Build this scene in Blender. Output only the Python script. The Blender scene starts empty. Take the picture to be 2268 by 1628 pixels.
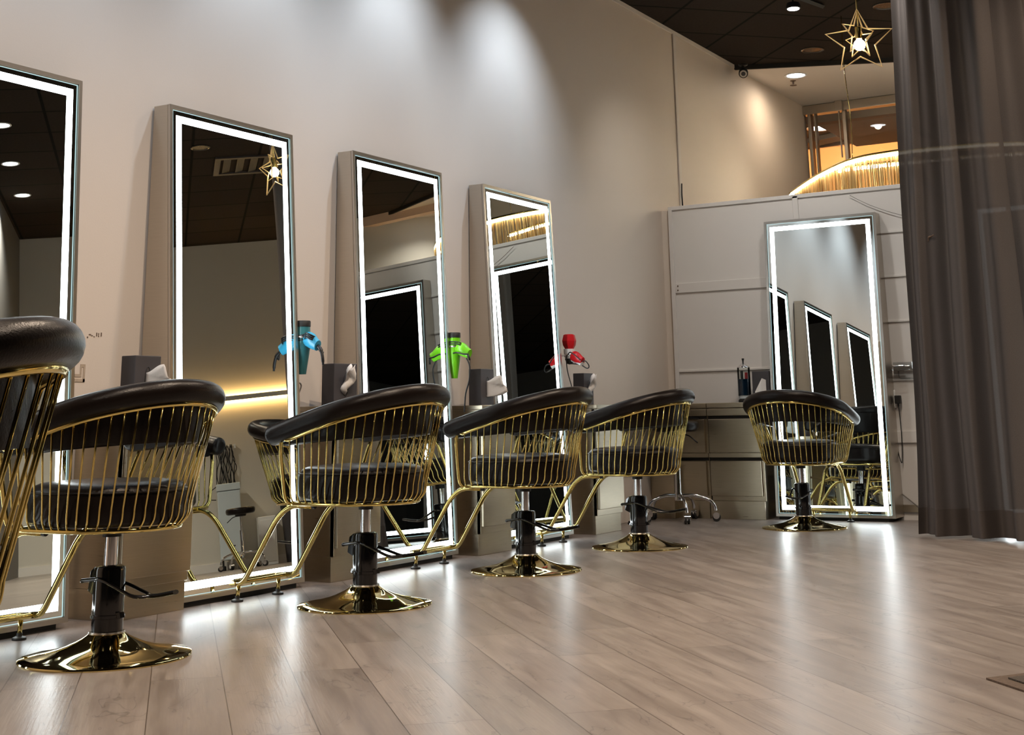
import bpy, bmesh, math, random
from mathutils import Vector, Matrix
random.seed(7)
PI = math.pi
COL = bpy.context.scene.collection
XW, YP, ZC = -4.65, 10.25, 4.11      # salon wall plane, partition plane, ceiling height (survey units)
K = 0.885                             # survey units -> metres, applied to everything at the end

# ------------------------------------------------------------------ materials
def nt(name):
    m = bpy.data.materials.new(name); m.use_nodes = True
    t = m.node_tree; t.nodes.clear()
    o = t.nodes.new('ShaderNodeOutputMaterial')
    return m, t, o
def N(t, typ, **kw):
    n = t.nodes.new(typ)
    for k, v in kw.items():
        if k.startswith('_'): setattr(n, k[1:], v)
        else: n.inputs[k.replace('__', ' ')].default_value = v
    return n
def L(t, a, ao, b, bi): t.links.new(a.outputs[ao], b.inputs[bi])
def mat(name, col, rough=.5, metal=0., nscale=30., namp=.06, bump=0., stretch=(1, 1, 1), coat=0., spec=.5, alpha=None, trans=0., ior=1.45, rvar=0., bscale=None):
    m, t, o = nt(name)
    p = N(t, 'ShaderNodeBsdfPrincipled', Roughness=rough, Metallic=metal)
    p.inputs['Specular IOR Level'].default_value = spec
    p.inputs['Coat Weight'].default_value = coat
    p.inputs['Transmission Weight'].default_value = trans
    p.inputs['IOR'].default_value = ior
    tc = N(t, 'ShaderNodeTexCoord'); mp = N(t, 'ShaderNodeMapping', Scale=stretch)
    L(t, tc, 'Object', mp, 'Vector')
    no = N(t, 'ShaderNodeTexNoise', Scale=nscale, Detail=4.); L(t, mp, 'Vector', no, 'Vector')
    cr = N(t, 'ShaderNodeMix', _data_type='RGBA')
    a = [max(0, c * (1 - namp)) for c in col]; b = [min(1, c * (1 + namp)) for c in col]
    cr.inputs[6].default_value = (*a, 1); cr.inputs[7].default_value = (*b, 1)
    t.links.new(no.outputs['Fac'], cr.inputs[0]); t.links.new(cr.outputs[2], p.inputs['Base Color'])
    if rvar:
        mr = N(t, 'ShaderNodeMapRange'); mr.inputs[3].default_value = rough - rvar; mr.inputs[4].default_value = rough + rvar
        L(t, no, 'Fac', mr, 'Value'); L(t, mr, 'Result', p, 'Roughness')
    if bump:
        n2 = no
        if bscale: n2 = N(t, 'ShaderNodeTexNoise', Scale=bscale, Detail=3.); L(t, mp, 'Vector', n2, 'Vector')
        bu = N(t, 'ShaderNodeBump', Strength=bump, Distance=.01); L(t, n2, 'Fac', bu, 'Height'); L(t, bu, 'Normal', p, 'Normal')
    if alpha is not None: p.inputs['Alpha'].default_value = alpha
    L(t, p, 'BSDF', o, 'Surface')
    return m
def emis(name, col, strength):
    m, t, o = nt(name)
    tc = N(t, 'ShaderNodeTexCoord'); no = N(t, 'ShaderNodeTexNoise', Scale=8.); L(t, tc, 'Object', no, 'Vector')
    mr = N(t, 'ShaderNodeMapRange'); mr.inputs[3].default_value = strength * .97; mr.inputs[4].default_value = strength * 1.03
    e = N(t, 'ShaderNodeEmission', Color=(*col, 1)); L(t, no, 'Fac', mr, 'Value'); L(t, mr, 'Result', e, 'Strength')
    L(t, e, 'Emission', o, 'Surface'); return m

M = {}
M['wall'] = mat('wall_paint', (.72, .635, .55), .62, nscale=3, namp=.02, bump=.03, bscale=120)
M['wall_far'] = mat('wall_paint_opposite', (.60, .57, .51), .6, nscale=3, namp=.02)
M['wall_dark'] = mat('wall_paint_grey', (.13, .13, .135), .6, nscale=4, namp=.05)
M['soffit'] = mat('soffit_paint', (.72, .66, .60), .7, nscale=4, namp=.02)
M['panel'] = mat('white_panel', (.72, .69, .66), .42, nscale=6, namp=.02)
M['steel'] = mat('brushed_steel', (.50, .44, .335), .30, 1., nscale=9, namp=.10, bump=.02, stretch=(1, 1, 26), rvar=.06)
M['steelh'] = mat('brushed_steel_frame', (.52, .48, .42), .30, 1., nscale=9, namp=.07, stretch=(1, 1, 26), rvar=.05)
M['frameface'] = mat('polished_frame', (.52, .49, .45), .32, 1., nscale=5, namp=.05)
M['chrome'] = mat('chrome', (.80, .80, .82), .07, 1., nscale=5, namp=.03)
M['gold'] = mat('polished_gold', (.80, .64, .23), .12, 1., nscale=6, namp=.06, rvar=.03)
M['golddome'] = mat('polished_gold_dome', (.74, .60, .27), .05, 1., nscale=4, namp=.05)
M['leather'] = mat('black_leather', (.008, .0055, .0048), .29, nscale=7, namp=.25, bump=.10, bscale=240, coat=.0, spec=.24, rvar=.04)
M['blackgloss'] = mat('black_enamel', (.008, .008, .009), .12, nscale=8, namp=.1, coat=.5)
M['rubber'] = mat('black_rubber', (.012, .012, .012), .55, nscale=20, namp=.2)
M['cable'] = mat('cable', (.010, .010, .012), .4, nscale=20, namp=.2)
M['cablegrey'] = mat('cable_grey', (.20, .18, .16), .5, nscale=20, namp=.2)
M['greybox'] = mat('charcoal_box', (.060, .056, .062), .48, nscale=12, namp=.08)
M['tissue'] = mat('tissue_paper', (.80, .78, .76), .9, nscale=20, namp=.03, bump=.1)
M['teal'] = mat('teal_plastic', (.05, .20, .22), .3, nscale=8, namp=.06)
M['blue'] = mat('blue_plastic', (.05, .40, .66), .28, nscale=8, namp=.06)
M['green'] = mat('green_plastic', (.20, .68, .02), .28, nscale=8, namp=.06)
M['red'] = mat('red_plastic', (.55, .01, .015), .25, nscale=8, namp=.06)
M['white'] = mat('white_plastic', (.78, .78, .77), .3, nscale=8, namp=.02)
M['paleblue'] = mat('pale_blue_enamel', (.55, .62, .66), .35, nscale=8, namp=.03)
M['can'] = mat('dark_chrome_reflector', (.06, .055, .05), .25, .3, nscale=8, namp=.2)
M['wiregold'] = mat('lamp_wire_gold', (.92, .70, .36), .32, .55, nscale=8, namp=.05)
M['dark'] = mat('dark_gap', (.01, .009, .008), .7, nscale=8, namp=.1)
M['mall'] = mat('mall_orange_wall', (.62, .28, .10), .7, nscale=2, namp=.05)
M['mallpink'] = mat('mall_bulkhead', (.68, .52, .42), .7, nscale=2, namp=.03)
M['malldark'] = mat('mall_dark_ceiling', (.016, .010, .007), .7, nscale=2, namp=.2)
M['leaf'] = mat('leaf', (.05, .08, .02), .5, nscale=8, namp=.2)
M['matfab'] = mat('mat_pile', (.055, .045, .038), .95, nscale=160, namp=.6, bump=.6)
M['matedge'] = mat('mat_border', (.085, .06, .045), .9, nscale=90, namp=.5, bump=.5)
M['stain'] = mat('wall_mark_ink', (.16, .11, .08), .7, nscale=60, namp=.5)
M['stain2'] = mat('wall_mark_faint', (.46, .37, .28), .7, nscale=60, namp=.2)
M['led'] = emis('mirror_led', (.90, .98, 1.0), 7.0)
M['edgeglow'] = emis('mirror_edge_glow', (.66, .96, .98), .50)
M['ledring'] = emis('chandelier_led', (1.0, .88, .68), 22.)
M['bulb'] = emis('bulb_glow', (1.0, .82, .55), 20.)
M['lampcool'] = emis('downlight_diffuser', (.93, .97, 1.0), 9.)
M['lampwarm'] = emis('downlight_diffuser_warm', (1.0, .93, .82), 7.)
M['warmstrip'] = emis('warm_rail_led', (1.0, .58, .20), 26.)
M['mirror'] = None
def mirror_mat():
    m, t, o = nt('mirror_glass')
    g = N(t, 'ShaderNodeBsdfGlossy', Roughness=0.0)
    tc = N(t, 'ShaderNodeTexCoord'); no = N(t, 'ShaderNodeTexNoise', Scale=2.); L(t, tc, 'Object', no, 'Vector')
    mx = N(t, 'ShaderNodeMix', _data_type='RGBA'); mx.inputs[6].default_value = (.80, .85, .83, 1); mx.inputs[7].default_value = (.82, .87, .85, 1)
    t.links.new(no.outputs['Fac'], mx.inputs[0]); t.links.new(mx.outputs[2], g.inputs['Color'])
    L(t, g, 'BSDF', o, 'Surface'); return m
M['mirror'] = mirror_mat()
def glass_mat(name, col=(1, 1, 1), rough=0., tint=.08):
    m, t, o = nt(name)
    tr = N(t, 'ShaderNodeBsdfTransparent', Color=(*col, 1)); g = N(t, 'ShaderNodeBsdfGlossy', Roughness=rough)
    fr = N(t, 'ShaderNodeFresnel', IOR=1.45); no = N(t, 'ShaderNodeTexNoise', Scale=3.)
    ad = N(t, 'ShaderNodeMath', _operation='MULTIPLY_ADD'); ad.inputs[1].default_value = .004; 
    t.links.new(no.outputs['Fac'], ad.inputs[0]); t.links.new(fr.outputs[0], ad.inputs[2])
    mx = N(t, 'ShaderNodeMixShader'); t.links.new(ad.outputs[0], mx.inputs[0]); t.links.new(tr.outputs[0], mx.inputs[1]); t.links.new(g.outputs[0], mx.inputs[2])
    L(t, mx, 'Shader', o, 'Surface'); return m
M['glass'] = glass_mat('clear_glass', (.93, .95, .94))
M['acrylic'] = glass_mat('clear_acrylic', (.86, .87, .87))
M['liquid'] = mat('blue_disinfectant', (.01, .05, .12), .05, trans=.35, ior=1.33, nscale=4, namp=.1)
def floor_mat():
    m, t, o = nt('laminate_floor')
    p = N(t, 'ShaderNodeBsdfPrincipled', Roughness=.3); p.inputs['Specular IOR Level'].default_value = .55
    tc = N(t, 'ShaderNodeTexCoord'); mp = N(t, 'ShaderNodeMapping'); mp.inputs['Rotation'].default_value = (0, 0, math.radians(225.6))
    mp.inputs['Location'].default_value = (.35, .17, 0)
    L(t, tc, 'Object', mp, 'Vector')
    br = N(t, 'ShaderNodeTexBrick', Scale=1.0); br.offset = .37; br.offset_frequency = 2; br.squash = 1
    br.inputs['Mortar Size'].default_value = .0017; br.inputs['Mortar Smooth'].default_value = .1; br.inputs['Bias'].default_value = 0
    br.inputs['Brick Width'].default_value = 1.38; br.inputs['Row Height'].default_value = .2185
    br.inputs['Color1'].default_value = (0, 0, 0, 1); br.inputs['Color2'].default_value = (1, 1, 1, 1); br.inputs['Mortar'].default_value = (.5, .5, .5, 1)
    L(t, mp, 'Vector', br, 'Vector')
    bw = N(t, 'ShaderNodeRGBToBW'); L(t, br, 'Color', bw, 'Color')
    w = N(t, 'ShaderNodeMath', _operation='MULTIPLY'); w.inputs[1].default_value = 37.; L(t, bw, 'Val', w, 0)
    s1 = N(t, 'ShaderNodeMapping', Scale=(1.1, 9., 1)); L(t, mp, 'Vector', s1, 'Vector')
    n1 = N(t, 'ShaderNodeTexNoise', Scale=1.6, Detail=6., Roughness=.6, Distortion=.7); n1.noise_dimensions = '4D'
    L(t, s1, 'Vector', n1, 'Vector'); L(t, w, 'Value', n1, 'W')
    s2 = N(t, 'ShaderNodeMapping', Scale=(2.2, 60., 1)); L(t, mp, 'Vector', s2, 'Vector')
    n2 = N(t, 'ShaderNodeTexNoise', Scale=2.2, Detail=3.); n2.noise_dimensions = '4D'; L(t, s2, 'Vector', n2, 'Vector'); L(t, w, 'Value', n2, 'W')
    s3 = N(t, 'ShaderNodeMapping', Scale=(2.6, 7., 1)); L(t, mp, 'Vector', s3, 'Vector')
    n3 = N(t, 'ShaderNodeTexNoise', Scale=1.1, Detail=2., Distortion=1.6); n3.noise_dimensions = '4D'; L(t, s3, 'Vector', n3, 'Vector'); L(t, w, 'Value', n3, 'W')
    # thin dark mineral streaks: narrow band of the distorted noise
    st = N(t, 'ShaderNodeMapRange'); st.inputs[1].default_value = .0; st.inputs[2].default_value = .012
    ab = N(t, 'ShaderNodeMath', _operation='SUBTRACT'); ab.inputs[1].default_value = .60; L(t, n3, 'Fac', ab, 0)
    ab2 = N(t, 'ShaderNodeMath', _operation='ABSOLUTE'); L(t, ab, 'Value', ab2, 0); L(t, ab2, 'Value', st, 'Value')
    cr = N(t, 'ShaderNodeValToRGB'); e = cr.color_ramp.elements
    e[0].position = .28; e[0].color = (.150, .124, .111, 1); e[1].position = .72; e[1].color = (.285, .252, .232, 1)
    L(t, n1, 'Fac', cr, 'Fac')
    a = N(t, 'ShaderNodeMix', _data_type='RGBA', _blend_type='MULTIPLY'); a.inputs[0].default_value = 1
    g = N(t, 'ShaderNodeMapRange'); g.inputs[3].default_value = .84; g.inputs[4].default_value = 1.14; L(t, n2, 'Fac', g, 'Value')
    t.links.new(cr.outputs[0], a.inputs[6]); t.links.new(g.outputs[0], a.inputs[7])
    b = N(t, 'ShaderNodeMix', _data_type='RGBA', _blend_type='MULTIPLY'); b.inputs[0].default_value = 1
    g2 = N(t, 'ShaderNodeMapRange'); g2.inputs[3].default_value = .88; g2.inputs[4].default_value = 1.12; L(t, bw, 'Val', g2, 'Value')
    t.links.new(a.outputs[2], b.inputs[6]); t.links.new(g2.outputs[0], b.inputs[7])
    c = N(t, 'ShaderNodeMix', _data_type='RGBA', _blend_type='MULTIPLY'); c.inputs[0].default_value = 1
    g3 = N(t, 'ShaderNodeMapRange'); g3.inputs[3].default_value = .62; g3.inputs[4].default_value = 1.; L(t, st, 'Result', g3, 'Value')
    t.links.new(b.outputs[2], c.inputs[6]); t.links.new(g3.outputs[0], c.inputs[7])
    d = N(t, 'ShaderNodeMix', _data_type='RGBA'); d.inputs[7].default_value = (.075, .058, .048, 1)
    t.links.new(br.outputs['Fac'], d.inputs[0]); t.links.new(c.outputs[2], d.inputs[6]); t.links.new(d.outputs[2], p.inputs['Base Color'])
    r = N(t, 'ShaderNodeMapRange'); r.inputs[3].default_value = .25; r.inputs[4].default_value = .36; L(t, n1, 'Fac', r, 'Value'); L(t, r, 'Result', p, 'Roughness')
    bu = N(t, 'ShaderNodeBump', Strength=.10, Distance=.004); L(t, n2, 'Fac', bu, 'Height'); L(t, bu, 'Normal', p, 'Normal')
    L(t, p, 'BSDF', o, 'Surface'); return m
M['floor'] = floor_mat()
def ceil_mat():
    m, t, o = nt('dark_ceiling_tiles')
    p = N(t, 'ShaderNodeBsdfPrincipled', Roughness=.9); p.inputs['Specular IOR Level'].default_value = .15
    tc = N(t, 'ShaderNodeTexCoord'); mp = N(t, 'ShaderNodeMapping'); mp.inputs['Rotation'].default_value = (0, 0, math.radians(-45))
    # u=(x+y)/sqrt2, v=(y-x)/sqrt2
    mp.inputs['Location'].default_value = (-4.11 + .69 * 20, -10.19 + .69 * 20, 0)
    L(t, tc, 'Object', mp, 'Vector')
    br = N(t, 'ShaderNodeTexBrick', Scale=1.0); br.offset = 0; br.squash = 1
    br.inputs['Mortar Size'].default_value = .013; br.inputs['Brick Width'].default_value = .69; br.inputs['Row Height'].default_value = .69
    br.inputs['Color1'].default_value = (.021, .0155, .012, 1); br.inputs['Color2'].default_value = (.028, .021, .016, 1); br.inputs['Mortar'].default_value = (.0008, .0007, .0007, 1)
    br.inputs['Mortar Smooth'].default_value = .0
    L(t, mp, 'Vector', br, 'Vector')
    no = N(t, 'ShaderNodeTexNoise', Scale=45., Detail=5.); L(t, tc, 'Object', no, 'Vector')
    mx = N(t, 'ShaderNodeMix', _data_type='RGBA', _blend_type='MULTIPLY'); mx.inputs[0].default_value = .8
    g = N(t, 'ShaderNodeMapRange'); g.inputs[3].default_value = .6; g.inputs[4].default_value = 1.5; L(t, no, 'Fac', g, 'Value')
    t.links.new(br.outputs[0], mx.inputs[6]); t.links.new(g.outputs[0], mx.inputs[7]); t.links.new(mx.outputs[2], p.inputs['Base Color'])
    bu = N(t, 'ShaderNodeBump', Strength=.5, Distance=.01); bu.invert = True; L(t, br, 'Fac', bu, 'Height'); L(t, bu, 'Normal', p, 'Normal')
    L(t, p, 'BSDF', o, 'Surface'); return m
M['ceil'] = ceil_mat()
def brick_mat():
    m, t, o = nt('painted_brick'); p = N(t, 'ShaderNodeBsdfPrincipled', Roughness=.7)
    tc = N(t, 'ShaderNodeTexCoord'); mp = N(t, 'ShaderNodeMapping'); mp.inputs['Rotation'].default_value = (PI / 2, 0, 0); L(t, tc, 'Object', mp, 'Vector')
    br = N(t, 'ShaderNodeTexBrick', Scale=1.); br.inputs['Brick Width'].default_value = .42; br.inputs['Row Height'].default_value = .16; br.inputs['Mortar Size'].default_value = .012
    br.inputs['Color1'].default_value = (.55, .54, .52, 1); br.inputs['Color2'].default_value = (.62, .61, .59, 1); br.inputs['Mortar'].default_value = (.36, .35, .33, 1)
    L(t, mp, 'Vector', br, 'Vector'); L(t, br, 'Color', p, 'Base Color')
    bu = N(t, 'ShaderNodeBump', Strength=.6, Distance=.01); bu.invert = True; L(t, br, 'Fac', bu, 'Height'); L(t, bu, 'Normal', p, 'Normal')
    L(t, p, 'BSDF', o, 'Surface'); return m
M['brick'] = brick_mat()
def curtain_mat():
    m, t, o = nt('grey_curtain_fabric')
    tc = N(t, 'ShaderNodeTexCoord'); n = N(t, 'ShaderNodeTexNoise', Scale=260., Detail=2.); L(t, tc, 'Object', n, 'Vector')
    mx = N(t, 'ShaderNodeMix', _data_type='RGBA'); mx.inputs[6].default_value = (.105, .093, .090, 1); mx.inputs[7].default_value = (.155, .138, .132, 1)
    t.links.new(n.outputs['Fac'], mx.inputs[0])
    d = N(t, 'ShaderNodeBsdfDiffuse'); tl = N(t, 'ShaderNodeBsdfTranslucent'); tp = N(t, 'ShaderNodeBsdfTransparent')
    sh = N(t, 'ShaderNodeBsdfSheen', Roughness=.4); sh.inputs['Color'].default_value = (.25, .25, .25, 1)
    t.links.new(mx.outputs[2], d.inputs['Color']); t.links.new(mx.outputs[2], tl.inputs['Color'])
    a = N(t, 'ShaderNodeMixShader'); a.inputs[0].default_value = .30; t.links.new(d.outputs[0], a.inputs[1]); t.links.new(tl.outputs[0], a.inputs[2])
    b = N(t, 'ShaderNodeMixShader'); b.inputs[0].default_value = .0018; t.links.new(a.outputs[0], b.inputs[1]); t.links.new(tp.outputs[0], b.inputs[2])
    c = N(t, 'ShaderNodeAddShader'); t.links.new(b.outputs[0], c.inputs[0]); t.links.new(sh.outputs[0], c.inputs[1])
    L(t, b, 'Shader', o, 'Surface'); return m
M['curtain'] = curtain_mat()
M['hem'] = mat('curtain_hem_fabric', (.085, .073, .070), .85, nscale=260, namp=.2)
def fringe_mat():
    m, t, o = nt('gold_chain_fringe')
    tc = N(t, 'ShaderNodeTexCoord'); mp = N(t, 'ShaderNodeMapping', Scale=(60, 60, 3)); L(t, tc, 'Object', mp, 'Vector')
    n = N(t, 'ShaderNodeTexNoise', Scale=1., Detail=2.); L(t, mp, 'Vector', n, 'Vector')
    cr = N(t, 'ShaderNodeValToRGB'); e = cr.color_ramp.elements
    e[0].position = .38; e[0].color = (.42, .22, .06, 1); e[1].position = .62; e[1].color = (1., .80, .42, 1); L(t, n, 'Fac', cr, 'Fac')
    d = N(t, 'ShaderNodeBsdfDiffuse'); tl = N(t, 'ShaderNodeBsdfTranslucent'); g = N(t, 'ShaderNodeBsdfGlossy', Roughness=.35)
    for q in (d, tl, g): t.links.new(cr.outputs[0], q.inputs['Color'])
    a = N(t, 'ShaderNodeMixShader'); a.inputs[0].default_value = .5; t.links.new(d.outputs[0], a.inputs[1]); t.links.new(tl.outputs[0], a.inputs[2])
    b = N(t, 'ShaderNodeMixShader'); b.inputs[0].default_value = .35; t.links.new(a.outputs[0], b.inputs[1]); t.links.new(g.outputs[0], b.inputs[2])
    L(t, b, 'Shader', o, 'Surface'); return m
M['fringe'] = fringe_mat()

# ------------------------------------------------------------------ mesh helpers
def newbm(): return bmesh.new()
def box(bm, x0, x1, y0, y1, z0, z1):
    v = [bm.verts.new((x, y, z)) for x in (x0, x1) for y in (y0, y1) for z in (z0, z1)]
    for f in ((0, 1, 3, 2), (4, 6, 7, 5), (0, 4, 5, 1), (2, 3, 7, 6), (0, 2, 6, 4), (1, 5, 7, 3)): bm.faces.new([v[i] for i in f])
def hexa(bm, P):  # 8 points, bottom ring then top ring
    v = [bm.verts.new(p) for p in P]
    for f in ((3, 2, 1, 0), (4, 5, 6, 7), (0, 1, 5, 4), (1, 2, 6, 5), (2, 3, 7, 6), (3, 0, 4, 7)): bm.faces.new([v[i] for i in f])
def tube(bm, pts, r, n=8, closed=False, caps=True, prof=None):
    pts = [Vector(p) for p in pts]; m = len(pts); rr = r if isinstance(r, (list, tuple)) else [r] * m
    def tan(i):
        if closed: d = pts[(i + 1) % m] - pts[(i - 1) % m]
        else: d = pts[min(i + 1, m - 1)] - pts[max(i - 1, 0)]
        return d.normalized()
    t0 = tan(0); up = Vector((0, 0, 1)) if abs(t0.z) < .9 else Vector((1, 0, 0))
    nrm = (up - t0 * up.dot(t0)).normalized(); rings = []
    for i in range(m):
        t = tan(i); nrm = (nrm - t * nrm.dot(t)); nrm = nrm.normalized() if nrm.length > 1e-6 else t.orthogonal().normalized()
        b = t.cross(nrm); ring = []
        for k in range(n):
            a = 2 * PI * k / n; cx, cy = math.cos(a), math.sin(a)
            if prof: cx *= prof[0]; cy *= prof[1]
            ring.append(bm.verts.new(pts[i] + (nrm * cx + b * cy) * rr[i]))
        rings.append(ring)
    for i in range(m if closed else m - 1):
        A, B = rings[i], rings[(i + 1) % m]
        for k in range(n): 
            try: bm.faces.new((A[k], A[(k + 1) % n], B[(k + 1) % n], B[k]))
            except ValueError: pass
    if caps and not closed:
        bm.faces.new(rings[0][::-1]); bm.faces.new(rings[-1])
def smooth_path(pts, n=5, rad=.25):
    """round the corners of a polyline"""
    P = [Vector(p) for p in pts]; out = [P[0]]
    for i in range(1, len(P) - 1):
        a, b, c = P[i - 1], P[i], P[i + 1]
        la, lc = (a - b).length, (c - b).length; d = min(rad, la * .49, lc * .49)
        s = b + (a - b).normalized() * d; e = b + (c - b).normalized() * d
        for k in range(n + 1):
            u = k / n; out.append(s * (1 - u) ** 2 + b * 2 * u * (1 - u) + e * u * u)
    out.append(P[-1]); return out
def catmull(pts, n=6, closed=False):
    P = [Vector(p) for p in pts]; m = len(P); out = []
    for i in range(m if closed else m - 1):
        if closed: a, b, c, d = P[(i - 1) % m], P[i], P[(i + 1) % m], P[(i + 2) % m]
        else: a, b, c, d = P[max(i - 1, 0)], P[i], P[i + 1], P[min(i + 2, m - 1)]
        for k in range(n):
            u = k / n
            out.append(.5 * ((2 * b) + (c - a) * u + (2 * a - 5 * b + 4 * c - d) * u * u + (3 * b - a - 3 * c + d) * u ** 3))
    if not closed: out.append(P[-1])
    return out
def lathe(bm, prof, n=48, c=(0, 0, 0), axis='z'):
    rings = []
    for r, z in prof:
        if r < 1e-5: rings.append([bm.verts.new((c[0], c[1], c[2] + z))])
        else: rings.append([bm.verts.new((c[0] + r * math.cos(2 * PI * k / n), c[1] + r * math.sin(2 * PI * k / n), c[2] + z)) for k in range(n)])
    for A, B in zip(rings, rings[1:]):
        for k in range(n):
            k2 = (k + 1) % n
            if len(A) == 1 and len(B) == 1: continue
            if len(A) == 1: bm.faces.new((A[0], B[k], B[k2]))
            elif len(B) == 1: bm.faces.new((A[k], A[k2], B[0]))
            else: bm.faces.new((A[k], A[k2], B[k2], B[k]))
    for R_, rev in ((rings[0], True), (rings[-1], False)):
        if len(R_) > 1: bm.faces.new(R_[::-1] if rev else R_)
def ring_strip(bm, outer, inner, y0, y1, P3):
    """closed rectangular ring in the (u, v) plane: outer/inner = (u0,u1,v0,v1); y0 back, y1 front"""
    def loop(r, y): u0, u1, v0, v1 = r; return [bm.verts.new(P3(u, v, y)) for u, v in ((u0, v0), (u1, v0), (u1, v1), (u0, v1))]
    A, B, C, D = loop(outer, y1), loop(inner, y1), loop(outer, y0), loop(inner, y0)
    for i in range(4):
        j = (i + 1) % 4
        bm.faces.new((A[i], A[j], B[j], B[i])); bm.faces.new((C[j], C[i], D[i], D[j]))
        bm.faces.new((C[i], C[j], A[j], A[i])); bm.faces.new((B[i], B[j], D[j], D[i]))
def obj(name, bm, m, parent=None, smooth=None, bevel=0, seg=2, loc=None, rotz=0):
    bmesh.ops.recalc_face_normals(bm, faces=bm.faces)
    me = bpy.data.meshes.new(name); bm.to_mesh(me); bm.free()
    if smooth is not None:
        for f in me.polygons: f.use_smooth = True
    o = bpy.data.objects.new(name, me); COL.objects.link(o); me.materials.append(M[m] if isinstance(m, str) else m)
    if smooth is not None and smooth < 180:
        try:
            bm2 = bmesh.new(); bm2.from_mesh(me)
            for e in bm2.edges:
                if len(e.link_faces) == 2 and e.calc_face_angle(0) > math.radians(smooth): e.smooth = False
            bm2.to_mesh(me); bm2.free()
        except Exception: pass
    if bevel:
        b = o.modifiers.new('bevel', 'BEVEL'); b.width = bevel; b.segments = seg; b.limit_method = 'ANGLE'
    if parent: o.parent = parent
    if loc: o.location = loc
    o.rotation_euler.z = rotz
    return o
def tag(o, label, cat, group=None, kind=None):
    if label: o['label'] = label
    if cat: o['category'] = cat
    if group: o['group'] = group
    if kind: o['kind'] = kind
    return o
def thing(name, label, cat, loc=(0, 0, 0), rotz=0, group=None):
    o = bpy.data.objects.new(name, None); COL.objects.link(o); o.empty_display_size = .1
    o.location = loc; o.rotation_euler = (0, 0, rotz); return tag(o, label, cat, group)
def struct(name, bm, m, parent=None, **kw):
    o = obj(name, bm, m, parent, **kw)
    if not parent: o['kind'] = 'structure'
    return o
def dup(root, loc, rotz, label, group=None):
    def cp(o, par):
        c = o.copy(); COL.objects.link(c); c.parent = par
        for ch in [q for q in bpy.data.objects if q.parent is o]: cp(ch, c)
        return c
    r = cp(root, None); r.location = loc; r.rotation_euler = (0, 0, rotz); r['label'] = label
    if group: r['group'] = group
    return r
def light(name, typ, loc, energy, col=(1, 1, 1), target=None, **kw):
    d = bpy.data.lights.new(name, typ); d.energy = energy; d.color = col
    for k, v in kw.items(): setattr(d, k, v)
    o = bpy.data.objects.new(name, d); COL.objects.link(o); o.location = loc
    if target is not None: o.rotation_euler = (Vector(target) - Vector(loc)).to_track_quat('-Z', 'Y').to_euler()
    return o

# ------------------------------------------------------------------ room shell
bm = newbm(); box(bm, XW - .2, 8., -3.5, 16.9, -.1, 0); struct('floor', bm, 'floor')
def poly(bm, pts, z0, z1):
    a = [bm.verts.new((x, y, z0)) for x, y in pts]; b = [bm.verts.new((x, y, z1)) for x, y in pts]
    bm.faces.new(a[::-1]); bm.faces.new(b)
    for i in range(len(pts)):
        j = (i + 1) % len(pts); bm.faces.new((a[i], a[j], b[j], b[i]))
E0, E1 = (XW - .2, 12.12), (2.6, 15.25)
bm = newbm(); poly(bm, [(XW - .2, -3.5), (8., -3.5), (8., 16.9), (2.6, 16.9), E1, E0], ZC, ZC + .1); struct('ceiling', bm, 'ceil')
bm = newbm(); poly(bm, [E0, E1, (2.6, 16.9), (XW - .2, 16.9)], ZC - .03, ZC + .1); struct('ceiling_white', bm, 'soffit')
bm = newbm(); dx, dy = E1[0] - E0[0], E1[1] - E0[1]; ln = math.hypot(dx, dy); nx, ny = dy / ln, -dx / ln
poly(bm, [E0, E1, (E1[0] + nx * .03, E1[1] + ny * .03), (E0[0] + nx * .03, E0[1] + ny * .03)], ZC - .045, ZC - .002); struct('trim_1', bm, 'dark')
bm = newbm(); box(bm, XW - .15, XW, -3.5, 14.3, 0, ZC); struct('wall_left', bm, 'wall')
# narrow bright bead where the wall meets the ceiling
bm = newbm(); box(bm, XW, XW + .012, -3.5, 12.15, ZC - .035, ZC - .001); struct('trim_2', bm, 'soffit')
# surface conduit on the wall beyond the partition
bm = newbm(); box(bm, XW, XW + .014, 10.67, 10.73, 2.35, ZC - .03); struct('trim_3', bm, 'soffit', bevel=.008)
# far side: storefront wall with painted brick and plain return
bm = newbm(); box(bm, -2.2, -.95, 14.26, 14.4, 0, ZC); struct('wall_back_brick', bm, 'brick')
bm = newbm(); box(bm, -.95, .0, 14.26, 14.4, 0, ZC); box(bm, -.1, .0, 14.4, 16.9, 0, ZC); struct('wall_back', bm, 'wall_far')
def wallseg(name, a, b, m, th=.15, z1=ZC, side=1, z0=0):
    d = Vector((b[0] - a[0], b[1] - a[1])); d.normalize(); n = Vector((-d.y, d.x)) * th * side
    bm = newbm(); poly(bm, [a, b, (b[0] + n.x, b[1] + n.y), (a[0] + n.x, a[1] + n.y)], z0, z1); return struct(name, bm, m)
wallseg('wall_right', (-.2, 16.9), (5.18, 11.52), 'wall_far', side=1)
wallseg('wall_right_grey', (5.18, 11.52), (2.9, 9.24), 'wall_dark', side=-1)
bm = newbm(); box(bm, 7.85, 8., -3.5, 12, 0, ZC); struct('wall_right_end', bm, 'wall_dark')
bm = newbm(); box(bm, XW - .15, 8., -3.65, -3.5, 0, ZC); struct('wall_front', bm, 'wall_dark')
bm = newbm(); box(bm, 5.3, 8., 11.9, 12.05, 0, ZC); struct('wall_back_end', bm, 'wall_dark')
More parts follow.
